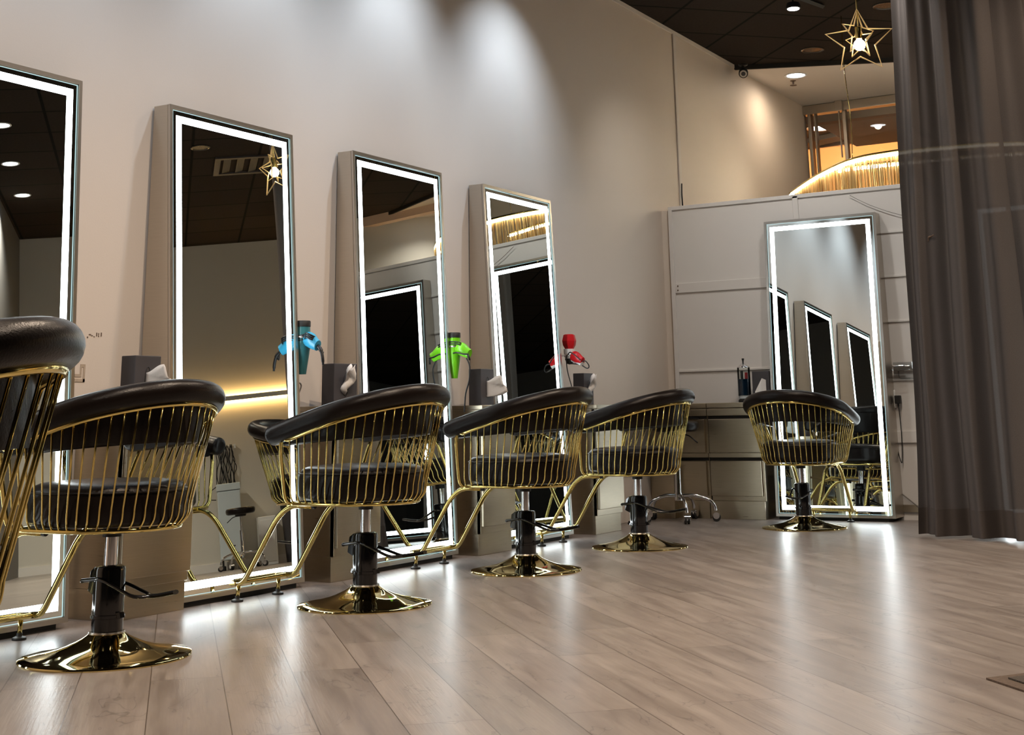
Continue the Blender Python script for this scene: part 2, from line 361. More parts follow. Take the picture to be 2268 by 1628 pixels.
# pale baseboards
bm = newbm(); box(bm, XW, XW + .012, -3.5, 10.2, 0, .10); struct('baseboard_left', bm, 'wall', bevel=.003)
d45 = Vector((1, -1, 0)).normalized(); n45 = Vector((-1, -1, 0)).normalized()
bm = newbm(); a = Vector((-.1, 16.8, 0)) + n45 * .0; b = Vector((5.17, 11.53, 0))
poly(bm, [(a.x, a.y), (b.x, b.y), (b.x + n45.x * .015, b.y + n45.y * .015), (a.x + n45.x * .015, a.y + n45.y * .015)], 0, .1); struct('baseboard_right', bm, 'panel')

# partition: backs of tall white shelving, rails, posts
part_root = None
bm = newbm(); box(bm, -4.57, -.55, YP, YP + .045, .03, 2.42); struct('wall_partition', bm, 'panel')
bm = newbm(); box(bm, -4.57, -.55, YP - .012, YP + .06, 2.42, 2.452); struct('trim_4', bm, 'panel', bevel=.004)
bm = newbm(); box(bm, -4.57, -4.535, YP - .014, YP, .03, 2.44); struct('trim_5', bm, 'panel', bevel=.003)
bm = newbm(); box(bm, -3.49, -3.445, YP - .012, YP, .03, 2.44); struct('trim_6', bm, 'panel', bevel=.003)
tr = 7
def rail(x0, x1, z0, z1, d=.012):
    global tr
    bm = newbm(); box(bm, x0, x1, YP - d, YP, z0, z1); struct('trim_%d' % tr, bm, 'panel', bevel=.003); tr += 1
rail(-4.535, -3.49, 1.735, 1.815); rail(-4.535, -3.49, 1.10, 1.118); rail(-4.535, -3.49, .30, .38)
rail(-3.445, -.55, 2.085, 2.103); rail(-3.445, -.55, 1.75, 1.768); rail(-3.445, -.55, 1.415, 1.432); rail(-3.445, -.55, .985, 1.0); rail(-3.445, -.55, .54, .625, .016)
bm = newbm(); box(bm, -4.57, -.55, YP - .016, YP + .05, .0, .03); struct('baseboard_back', bm, 'panel')
bm = newbm(); box(bm, -4.57, -.55, YP - .02, YP - .001, .055, .105); struct('trim_%d' % tr, bm, 'steel'); tr += 1
bm = newbm(); box(bm, XW + .001, -4.582, YP + .03, YP + .05, .0, 2.43); struct('trim_light_stop', bm, 'wall')  # added strip that stops light leaking through the gap beside the partition
# two screws on the left rail
sc = thing('rail_screws', 'pair of small dark screws at left end of the white partition rail', 'screws', (-4.51, YP - .013, 1.775))
for dz in (-.017, .017):
    bm = newbm(); lathe(bm, [(0, 0), (.006, 0), (.006, .003), (0, .004)], 12); o = obj('screw', bm, 'stain', sc, smooth=40); o.rotation_euler = (PI / 2, 0, 0); o.location = (0, 0, dz)

# storefront glazing
w = thing('window_1', None, None, (0, 0, 0)); w['kind'] = 'structure'
bm = newbm(); box(bm, -4.65, -2.2, 14.20, 14.32, 3.975, 4.075); obj('window_header', bm, 'steelh', w, bevel=.004)
bm = newbm(); box(bm, -4.60, -4.565, 14.2, 14.3, 0, 3.975); box(bm, -4.535, -4.515, 14.22, 14.3, 0, 3.975); obj('window_jamb', bm, 'steelh', w, bevel=.004)
bm = newbm(); box(bm, -4.215, -4.175, 14.22, 14.3, 0, 3.975); obj('window_mullion', bm, 'steelh', w, bevel=.004)
bm = newbm(); box(bm, -4.27, -4.19, 14.16, 14.2, 3.965, 4.10); box(bm, -4.245, -4.232, 14.18, 14.21, 3.45, 3.97); obj('door_closer', bm, 'steelh', w, bevel=.004)
bm = newbm(); box(bm, -4.53, -2.2, 14.255, 14.263, 0, 3.975); obj('window_pane', bm, 'glass', w)
bm = newbm(); box(bm, -2.26, -2.2, 14.2, 14.3, 0, 3.975); obj('window_jamb', bm, 'steelh', w, bevel=.004)
# mall behind the glass
bm = newbm(); box(bm, -11, 3, 20.4, 20.5, 0, 6); struct('wall_mall', bm, 'mall')
bm = newbm(); box(bm, -11, 3, 14.6, 20.4, 4.87, 5.0); struct('ceiling_mall', bm, 'malldark')
bm = newbm(); box(bm, -11, 3, 14.75, 14.9, 3.985, 4.87); struct('trim_mall', bm, 'mallpink')
bm = newbm(); box(bm, -11, 3, 16.9, 20.5, -.1, 0); box(bm, -11, -4.85, 14.4, 16.9, -.1, 0); struct('floor_mall', bm, 'mallpink')
bm = newbm(); poly(bm, [(-6.8, 20.0), (-2.0, 17.9), (-2.0, 18.3), (-6.8, 20.35)], 4.80, 4.87); struct('trim_mall_beam', bm, 'malldark')
# potted plant tip behind the glass
pl = thing('mall_plant', 'dark leafy plant showing behind the shop window, left of the gold fringe', 'plant', (-4.46, 14.75, 0))
bm = newbm(); lathe(bm, [(0, 0), (.13, 0), (.17, .35), (0, .35)], 20); obj('pot', bm, 'greybox', pl, smooth=40)
bm = newbm(); tube(bm, [(0, 0, .3), (.02, 0, 1.6), (0, 0, 2.6)], [.02, .016, .01], 8); obj('stem', bm, 'leaf', pl, smooth=180)
bm = newbm()
for k in range(22):
    a = k * 2.4; z = 2.2 + .045 * k; l = .26 - .004 * k
    p0 = Vector((0, 0, z - .3)); p1 = p0 + Vector((math.cos(a) * l * .5, math.sin(a) * l * .5, .22)); p2 = p0 + Vector((math.cos(a) * l, math.sin(a) * l, .24))
    sd = Vector((-math.sin(a), math.cos(a), 0)) * .025
    va = [bm.verts.new(p) for p in (p0, p1 - sd, p2, p1 + sd, p1 + Vector((0, 0, .01)))]
    bm.faces.new((va[0], va[1], va[4])); bm.faces.new((va[1], va[2], va[4])); bm.faces.new((va[2], va[3], va[4])); bm.faces.new((va[3], va[0], va[4]))
obj('leaves', bm, 'leaf', pl)

# ------------------------------------------------------------------ lit mirrors
def mirror_unit(loc, rotz, yb, yt, label, W=.892, zb=.0234, zt=2.2385):
    t = thing('lighted_mirror', label, 'mirror', loc, rotz, 'tall steel-boxed mirrors with light strips')
    H = math.hypot(zt - zb, yb - yt); sv = Vector((0, (yt - yb), (zt - zb))) / H; nv = Vector((0, sv.z, -sv.y))
    def P3(u, v, d): return Vector((u, yb, zb)) + sv * v + nv * d
    h = W / 2; fw = .019
    bm = newbm()
    # front frame ring
    ring_strip(bm, (-h, h, 0, H), (-h + fw, h - fw, fw, H - fw), -.012, 0, P3)
    obj('frame_face', bm, 'frameface', t)
    bm = newbm()
    e = .0015
    hexa(bm, [(-h, .008, zb), (h, .008, zb), P3(h, 0, -.0125), P3(-h, 0, -.0125), (-h, .008, zt), (h, .008, zt), P3(h, H, -.0125), P3(-h, H, -.0125)])
    obj('mirror_box', bm, 'steelh', t, bevel=.002)
    bm = newbm(); g = [P3(u, v, d) for d in (-.012, -.006) for u, v in ((-h + fw, fw), (h - fw, fw), (h - fw, H - fw), (-h + fw, H - fw))]
    hexa(bm, g); obj('mirror_glass', bm, 'mirror', t)
    a, b = .047, .080
    bm = newbm(); ring_strip(bm, (-h + a, h - a, a, H - a), (-h + b, h - b, b, H - b), -.0065, -.0045, P3); obj('light_strip', bm, 'led', t)
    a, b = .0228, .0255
    bm = newbm(); ring_strip(bm, (-h + a, h - a, a, H - a), (-h + b, h - b, b, H - b), -.0065, -.0045, P3); obj('edge_glow', bm, 'edgeglow', t)  # emissive line stands in for LED light caught at the glass edge
    bm = newbm(); box(bm, -h + .05, h - .02, .02, yb - .01, 0, zb); obj('base_plate', bm, 'dark', t)
    return t
Y = [3.068, 4.4915, 5.8965, 7.2677]; W = .892
params = [(-4.42, -4.536), (-4.395, -4.54), (-4.425, -4.535), (-4.416, -4.534)]
labs = ['tall lighted mirror cut by the left edge of the photo, behind the nearest chairs',
        'tall lighted mirror reflecting the gold star lamp and orange-lit wall',
        'tall lighted mirror between the blue and the green hair dryer',
        'tall lighted mirror reflecting the gold fringe and curtain, beside the red hair dryer']
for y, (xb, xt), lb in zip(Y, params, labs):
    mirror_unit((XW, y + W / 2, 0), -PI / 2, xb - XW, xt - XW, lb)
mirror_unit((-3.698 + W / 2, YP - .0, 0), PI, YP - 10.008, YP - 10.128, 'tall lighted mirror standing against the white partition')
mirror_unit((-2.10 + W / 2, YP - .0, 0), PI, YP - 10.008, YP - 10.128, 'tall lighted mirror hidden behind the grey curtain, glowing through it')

# ------------------------------------------------------------------ steel station cabinets
def drawer(parent, x0, x1, yf, z0, z1, depth=.018, handle=True):
    bm = newbm(); box(bm, x0, x1, yf - depth, yf, z0, z1); d = obj('drawer', bm, 'steel', parent, bevel=.003)
    return d
def station(loc, rotz, w, label, zt=.846, dep=.31, lip=.0):
    t = thing('steel_cabinet', label, 'cabinet', loc, rotz, 'brushed steel cabinets beside the mirrors')
    h = w / 2
    bm = newbm(); box(bm, -h, h, .004, dep - .02, .12, zt - .025); obj('body', bm, 'steel', t, bevel=.002)
    bm = newbm(); box(bm, -h, h, .004, dep, zt - .025, zt); obj('worktop', bm, 'steel', t, bevel=.003)
    bm = newbm(); box(bm, -h, h, .004, dep - .035, 0, .12); obj('plinth', bm, 'steel', t, bevel=.002)
    e = lip; bm = newbm(); box(bm, -h - e, h, dep - .045, dep - .019, .12, zt - .026); obj('front_frame', bm, 'steel', t, bevel=.002)
    drawer(t, -h - e + .004, h - .004, dep, .16, .46); drawer(t, -h - e + .004, h - .004, dep, .475, .745)
    bm = newbm(); box(bm, -h - e + .002, h - .002, dep - .0195, dep - .014, .749, .80); obj('drawer_recess', bm, 'dark', t)
    bm = newbm(); box(bm, -h - e, -h + .002, dep - .035 - .012, dep - .035, 0, .12); obj('plinth_end', bm, 'steel', t)
    return t
station((XW, 4.318, 0), -PI / 2, .345, 'brushed steel cabinet in front of the far chair arm, left of the star-reflecting mirror', lip=.06)
station((XW, 5.727, 0), -PI / 2, .335, 'brushed steel cabinet below the blue hair dryer', lip=.03)
station((XW, 7.095, 0), -PI / 2, .34, 'brushed steel cabinet below the green hair dryer', lip=.03)
station((XW, 8.585, 0), -PI / 2, .38, 'pale brushed steel cabinet nearest the corner, right of the last wall mirror')
# far pair of cabinets against the partition
def far_cab(x0, x1, label):
    t = thing('steel_cabinet', label, 'cabinet', ((x0 + x1) / 2, YP - .012, 0), PI, 'brushed steel cabinets against the partition')
    h = (x1 - x0) / 2; dep = .288
    bm = newbm(); box(bm, -h, h, .004, dep - .022, .13, .812); obj('body', bm, 'steel', t, bevel=.002)
    bm = newbm(); box(bm, -h, h, dep - .0215, dep, .757, .806); obj('top_rail', bm, 'steel', t, bevel=.002)
    bm = newbm(); box(bm, -h, h, .004, dep, .815, .852); obj('worktop', bm, 'steel', t, bevel=.003)
    bm = newbm(); box(bm, -h + .004, h - .004, dep - .0215, dep - .017, .732, .755); obj('drawer_recess', bm, 'dark', t)
    drawer(t, -h + .022, h - .006, dep - .002, .482, .730)
    bm = newbm(); box(bm, -h, h, dep - .0215, dep, .447, .478); obj('middle_rail', bm, 'steel', t, bevel=.002)
    bm = newbm(); box(bm, -h + .004, h - .004, dep - .0215, dep - .017, .422, .445); obj('drawer_recess', bm, 'dark', t)
    drawer(t, -h + .022, h - .006, dep - .002, .165, .420)
    bm = newbm(); box(bm, -h - .0, h + .0, .004, dep + .012, 0, .13); obj('plinth', bm, 'steel', t, bevel=.002)
    bm = newbm(); box(bm, h - .022 + .017, h, dep - .0215, dep - .016, .13, .73); obj('side_gap', bm, 'dark', t)
    return t
far_cab(-4.19, -3.752, 'right-hand brushed steel cabinet against partition, left of its mirror')
far_cab(-4.56, -4.195, 'left-hand brushed steel cabinet in the corner, behind the chrome stool')
bm = newbm(); box(bm, XW + .004, -4.335, 8.776, 9.945, .82, .848); box(bm, XW + .004, -4.45, 9.86, 9.942, 0, .82)
tag(obj('corner_worktop', bm, 'steel', bevel=.003), 'thin steel worktop running along the wall into the corner', 'worktop')

# ------------------------------------------------------------------ styling chairs
def rim_z(f): return .79 - .28 * f if f > 0 else .79 + .285 * (-f)
def barrel(r, fr, n_side=7, n_arc=26, pinch=.0):
    """plan path from the near arm front round the back to the other arm"""
    pts = []
    for i in range(n_side): u = i / n_side; pts.append((fr * (1 - u), -(r - pinch * (1 - u) ** 2)))
    for i in range(n_arc + 1):
        a = PI * i / n_arc; pts.append((-r * math.sin(a), -r * math.cos(a)))
    for i in range(1, n_side + 1): u = i / n_side; pts.append((fr * u, (r - pinch * u * u)))
    return pts
def resample(pts, n):
    P = [Vector(p) for p in pts]; d = [0]
    for a, b in zip(P, P[1:]): d.append(d[-1] + (b - a).length)
    out = []
    for i in range(n):
        s = d[-1] * i / (n - 1); k = max(j for j in range(len(d)) if d[j] <= s + 1e-9); k = min(k, len(P) - 2)
        u = (s - d[k]) / max(1e-9, d[k + 1] - d[k]); out.append(P[k].lerp(P[k + 1], min(1, u)))
    return out
def make_chair(label):
    t = thing('styling_chair', label, 'chair', (0, 0, 0), 0, 'black salon chairs with gold wire cages')
    # base dome
    bm = newbm(); lathe(bm, [(.289, 0), (.290, .004), (.288, .008), (.283, .010), (.24, .0165), (.20, .0235), (.16, .033), (.13, .043), (.10, .056), (.08, .066), (.066, .075), (.058, .082), (0, .082)], 96)
    base = obj('base', bm, 'golddome', t, smooth=40)
    bm = newbm(); lathe(bm, [(.050, .076), (.060, .076), (.062, .081), (.060, .086), (.050, .086)], 40); obj('base_collar', bm, 'steelh', t, smooth=40)
    # column
    bm = newbm(); lathe(bm, [(0, .083), (.052, .083), (.053, .09), (.0535, .285), (.050, .296), (.040, .30), (0, .30)], 40)
    col = obj('column', bm, 'blackgloss', t, smooth=40)
    bm = newbm()
    lathe(bm, [(.052, .128), (.058, .130), (.058, .140), (.052, .142)], 32)
    for s in (-1, 1):
        hexa(bm, [(s * .05, -.014, .126), (s * .072, -.010, .132), (s * .072, .010, .132), (s * .05, .014, .126), (s * .05, -.014, .146), (s * .066, -.010, .150), (s * .066, .010, .150), (s * .05, .014, .146)])
    obj('column_band', bm, 'blackgloss', col, smooth=35)
    bm = newbm(); hexa(bm, [(.045, -.03, .20), (.082, -.022, .215), (.082, .022, .215), (.045, .03, .20), (.045, -.03, .295), (.072, -.022, .280), (.072, .022, .280), (.045, .03, .295)])
    tube(bm, [(.07, -.034, .245), (.098, -.034, .245)], .008, 10); tube(bm, [(.09, -.045, .248), (.09, .045, .248)], .008, 10)
    obj('pump_housing', bm, 'blackgloss', col, bevel=.003)
    bm = newbm()
    for s in (-1, 1):
        tube(bm, smooth_path([(.09, s * .040, .250), (-.02, s * .062, .262 if s > 0 else .235), (-.16, s * .040, .205), (-.205, s * .006, .208)], 4, .03), .0065, 8)
    tube(bm, smooth_path([(-.19, 0, .207), (-.24, 0, .212), (-.315, 0, .226)], 4, .03), .008, 8, prof=(1, 1.8))
    obj('pump_pedal', bm, 'blackgloss', t, smooth=60)
    bm = newbm(); lathe(bm, [(0, .295), (.0215, .295), (.0215, .405), (0, .405)], 24); obj('piston', bm, 'chrome', t, smooth=40)
    bm = newbm(); lathe(bm, [(0, .395), (.032, .395), (.032, .434), (0, .434)], 24); obj('piston_cap', bm, 'rubber', t, smooth=40)
    bm = newbm(); box(bm, -.11, .17, -.10, .10, .434, .444); obj('seat_plate', bm, 'rubber', t)
    # gold cage: rails
    R_, zt_off = .339, -.045
    top = barrel(R_, .20, pinch=.006)
    top3 = [(f, s, rim_z(f) + zt_off) for f, s in top]
    bot = barrel(.232, .25, pinch=.0)
    fb = .262
    # front posts are continuous with the top rail
    front = []
    path = [(.245, -.236, .432), (.25, -.25, .46), (.215, -.325, .69)] 
    pth = catmull([(.236, -.234, .430), (.246, -.252, .455), (.240, -.275, .53), (.226, -.312, .64)], 4) + [Vector((.208, -.330, .705))]
    left = [Vector((p.x, -p.y, p.z)) for p in pth][::-1]
    full = pth + [Vector(p) for p in top3[1:-1]] + left
    bm = newbm(); tube(bm, full, .0095, 8)
    cage = obj('cage_rail', bm, 'gold', t, smooth=180)
    bm = newbm(); ring = [Vector((f, s, .428)) for f, s in bot]
    tube(bm, ring + [Vector((.25, .0, .428))], .0085, 8, closed=True); obj('cage_ring', bm, 'gold', t, smooth=180)
    NR = 34
    T = resample(top3, NR + 2)[1:-1]; Kn = resample([(f * 1.0, s, .49) for f, s in barrel(.264, .245)], NR + 2)[1:-1]; B = resample([(f, s, .429) for f, s in bot], NR + 2)[1:-1]
    for a, k, b in zip(T, Kn, B):
        bm = newbm(); mid = a.lerp(k, .97)
        lowk = k.lerp(b, .35); lowk.z = .447
        pts = [a, a.lerp(k, .5), mid] + [Vector(p) for p in catmull([mid, k.lerp(b, .12) - Vector((0, 0, .022)), b], 4)[1:]]
        tube(bm, pts, .0036, 6); obj('cage_rod', bm, 'gold', cage, smooth=180)
    # padded rim
    rp = barrel(.333, .262, n_side=9, n_arc=30, pinch=.012)
    pts = [Vector((f, s, rim_z(f))) for f, s in rp]; m = len(pts)
    d0 = (pts[0] - pts[1]).normalized(); d1 = (pts[-1] - pts[-2]).normalized()
    ends0 = [pts[0] + d0 * x for x in (.022, .018, .009)]; ends1 = [pts[-1] + d1 * x for x in (.009, .018, .022)]
    rad = [.022, .034, .042] + [.0445 - .004 * math.sin(PI * i / (m - 1)) for i in range(m)] + [.042, .034, .022]
    bm = newbm(); tube(bm, ends0 + pts + ends1, rad, 20); rim = obj('padded_rim', bm, 'leather', t, smooth=180)
    # seam piping along the rim underside
    bm = newbm(); tube(bm, [Vector((p.x * 1.02, p.y * 1.02, p.z - .0405)) for p in pts[3:-3]], .0035, 6); obj('rim_seam', bm, 'leather', rim, smooth=180)
    # inner backrest pad following the cage
    bp = barrel(.292, .225, n_side=7, n_arc=26, pinch=.010); mm = len(bp); bm = newbm(); rings = []
    for i, (f, s) in enumerate(bp):
        v = Vector((f, s)); back = max(0., min(1., (.225 - f) / .5))
        zt = rim_z(f) - .005; zb_ = .672 + .040 * back
        cen = Vector((min(f, 0), 0)); rad_ = (v - cen); L_ = rad_.length; rad_.normalize(); th = .020
        ring = []
        prof = [(-th, 0), (-th, .5), (-th * .9, .92), (-.3 * th, 1.), (.5 * th, 1.), (th, .92), (th, .5), (th, 0)]
        for dx_, u in prof:
            z = zt + (zb_ - zt) * u; inn = .17 * (zt - z)
            q = cen + rad_ * (L_ + dx_ - inn); ring.append(bm.verts.new((q.x, q.y, z)))
        rings.append(ring)
    n = len(rings[0])
    for A, Bq in zip(rings, rings[1:]):
        for k in range(n): bm.faces.new((A[k], A[(k + 1) % n], Bq[(k + 1) % n], Bq[k]))
    bm.faces.new(rings[0]); bm.faces.new(rings[-1][::-1]); obj('back_pad', bm, 'leather', t, smooth=50)
    # seat cushion
    plan = []
    for i in range(56):
        a = 2 * PI * i / 56; ca, sa = math.cos(a), math.sin(a)
        if ca < 0: plan.append((.256 * ca, .254 * sa))
        else:
            e = 2.6; plan.append((.284 * abs(ca) ** (2 / e), .254 * (abs(sa) ** (2 / e)) * (1 if sa >= 0 else -1)))
    bm = newbm(); rings = []
    for sc_, z in ((.80, .438), (.95, .442), (.992, .458), (1.0, .49), (1.0, .535), (.985, .556), (.94, .571), (.86, .580), (.66, .586), (.35, .589)):
        rings.append([bm.verts.new((f * sc_, s * sc_, z)) for f, s in plan])
    for A, Bq in zip(rings, rings[1:]):
        for k in range(56): bm.faces.new((A[k], A[(k + 1) % 56], Bq[(k + 1) % 56], Bq[k]))
    bm.faces.new(rings[0][::-1]); bm.faces.new(rings[-1]); seat = obj('seat', bm, 'leather', t, smooth=180)
    bm = newbm(); tube(bm, [(f * .999, s * .999, .551) for f, s in plan], .0034, 6, closed=True); obj('seat_piping', bm, 'leather', seat, smooth=180)
    # footrest
    fr = thing('footrest', None, None); fr.parent = t
    for s in (-1, 1):
        bm = newbm(); tube(bm, smooth_path([(.17, s * .155, .416), (.29, s * .165, .416), (.355, s * .172, .365), (.522, s * .176, .108), (.545, s * .176, .086), (.60, s * .174, .082)], 5, .05), .0125, 10)
        obj('footrest_tube', bm, 'gold', fr, smooth=180)
        bm = newbm(); tube(bm, [(.158, s * .154, .416), (.172, s * .155, .416)], .0135, 12); obj('tube_cap', bm, 'rubber', fr, smooth=40)
        bm = newbm(); tube(bm, [(.598, s * .135, .075), (.603, s * .137, .016)], .009, 10); p_ = obj('foot_post', bm, 'gold', fr, smooth=180)
        bm = newbm(); lathe(bm, [(0, 0), (.026, 0), (.027, .004), (.025, .009), (.012, .014), (.010, .024), (0, .024)], 24, c=(.603, s * .137, 0)); obj('foot_glide', bm, 'rubber', p_, smooth=40)
    bm = newbm(); tube(bm, [(.590, -.19, .082), (.590, .19, .082)], .0125, 12, prof=(.9, 1.3)); obj('foot_bar', bm, 'gold', fr, smooth=60)
    bm = newbm(); tube(bm, smooth_path([(.598, -.174, .082), (.632, -.145, .082), (.632, .145, .082), (.598, .174, .082)], 4, .03), .0115, 10); obj('foot_bar', bm, 'gold', fr, smooth=60)
    bm = newbm(); box(bm, .06, .22, -.175, .175, .427, .436); obj('footrest_mount', bm, 'rubber', fr, bevel=.003)
    return t
ch0 = make_chair('black chair with gold wire cage cut off by the left photo edge, nearest the camera')
chairs = [((-3.759, 3.542), PI, 'gold-caged black chair facing the leftmost mirror, its whole gold base in view'),
          ((-3.726, 4.973), PI, 'gold-caged black chair facing the mirror that reflects the star lamp'),
          ((-3.735, 6.372), PI, 'gold-caged black chair facing the mirror between blue and green dryers'),
          ((-3.725, 7.714), PI, 'gold-caged black chair in front of the chrome wheeled stool'),
          ((-3.249, 9.335), PI / 2, 'gold-caged black chair seen from behind, facing the partition mirror')]
for (x, y), rz, lb in chairs: dup(ch0, (x, y, 0), rz, lb)
ch0.location = (-2.12, 1.40, 0); ch0.rotation_euler = (0, 0, math.radians(215))
for ch in ch0.children:      # this one is pumped a little higher
    if ch.name.split('.')[0] in ('piston_cap', 'seat_plate', 'cage_rail', 'cage_ring', 'padded_rim', 'back_pad', 'seat', 'footrest'): ch.location.z += .03
    if ch.name.split('.')[0] == 'piston': ch.location.z += .025

# ------------------------------------------------------------------ tissue boxes
def tissue_box(loc, rotz, label, fold=0, w=.15, d=.085, h=.215):
    t = thing('tissue_box', label, 'tissue box', loc, rotz, 'charcoal tissue boxes on the cabinets')
    bm = newbm(); box(bm, -w / 2, w / 2, 0, d, 0, h); b = obj('box', bm, 'greybox', t, bevel=.003)
    bm = newbm(); tube(bm, [(0, d + .001, h * .42 + .055 * math.cos(2 * PI * i / 20)) if False else (.016 * math.cos(2 * PI * i / 20), d + .0005, h * .5 + .06 * math.sin(2 * PI * i / 20)) for i in range(20)], .0015, 5, closed=True); obj('slot_rim', bm, 'rubber', b)
    bm = newbm(); nU, nV = 10, 9; G = []
    rnd = random.Random(fold + 3)
    for i in range(nU):
        u = i / (nU - 1); row = []
        for j in range(nV):
            v = j / (nV - 1) - .5
            if fold == 0: p = (.01 + v * .03 * u - .03 * u, d + .105 * u * (1 - .30 * v), h * .44 + .115 * v * (1 - .25 * u) + .030 * u + .010 * math.sin(9 * v + 4 * u))
            else: p = (.014 * math.sin(9 * u) + v * .065 * (.35 + u * (1 - u) * 3), d + .004 + .045 * u + .015 * math.sin(6 * v + 5 * u), h * .30 + .135 * u + .012 * math.sin(8 * v))
            row.append(bm.verts.new(p))
        G.append(row)
    for i in range(nU - 1):
        for j in range(nV - 1): bm.faces.new((G[i][j], G[i + 1][j], G[i + 1][j + 1], G[i][j + 1]))
    o = obj('tissue', bm, 'tissue', t, smooth=180); s_ = o.modifiers.new('solid', 'SOLIDIFY'); s_.thickness = .0015
    return t
tissue_box((-4.485, 4.30, .846), -PI / 2, 'charcoal tissue box left of the star-reflecting mirror, tissue lying flat', 0)
tissue_box((-4.51, 5.725, .846), -PI / 2 - .12, 'charcoal tissue box below the blue dryer, twisted tissue hanging out', 1, w=.17, d=.09)
tissue_box((-4.50, 7.10, .846), -PI / 2 + .05, 'charcoal tissue box below the green dryer, wide tissue pulled out', 0, w=.16, d=.085)
tissue_box((-4.54, 8.505, .846), -PI / 2, 'charcoal tissue box below the red dryer, nearly hidden by a chair', 1, w=.14, d=.085)
# the far one stands by the jar with a large tissue peak
t = thing('tissue_box', 'charcoal tissue box on the far cabinet beside the blue jar', 'tissue box', (-3.785, 10.13, .852), PI, 'charcoal tissue boxes on the cabinets')
bm = newbm(); box(bm, -.07, .07, -.05, .045, 0, .233); obj('box', bm, 'greybox', t, bevel=.003)
bm = newbm(); P = [(.065, .05, .0), (-.045, .06, .02), (-.045, .055, .165), (-.020, .075, .178), (.035, .085, .08), (.01, .10, .04)]
v = [bm.verts.new(p) for p in P]; bm.faces.new((v[0], v[4], v[5])); bm.faces.new((v[5], v[4], v[3])); bm.faces.new((v[5], v[3], v[2])); bm.faces.new((v[5], v[2], v[1])); bm.faces.new((v[0], v[5], v[1])); bm.faces.new((v[0], v[1], v[2], v[3], v[4]))
obj('tissue', bm, 'tissue', t)

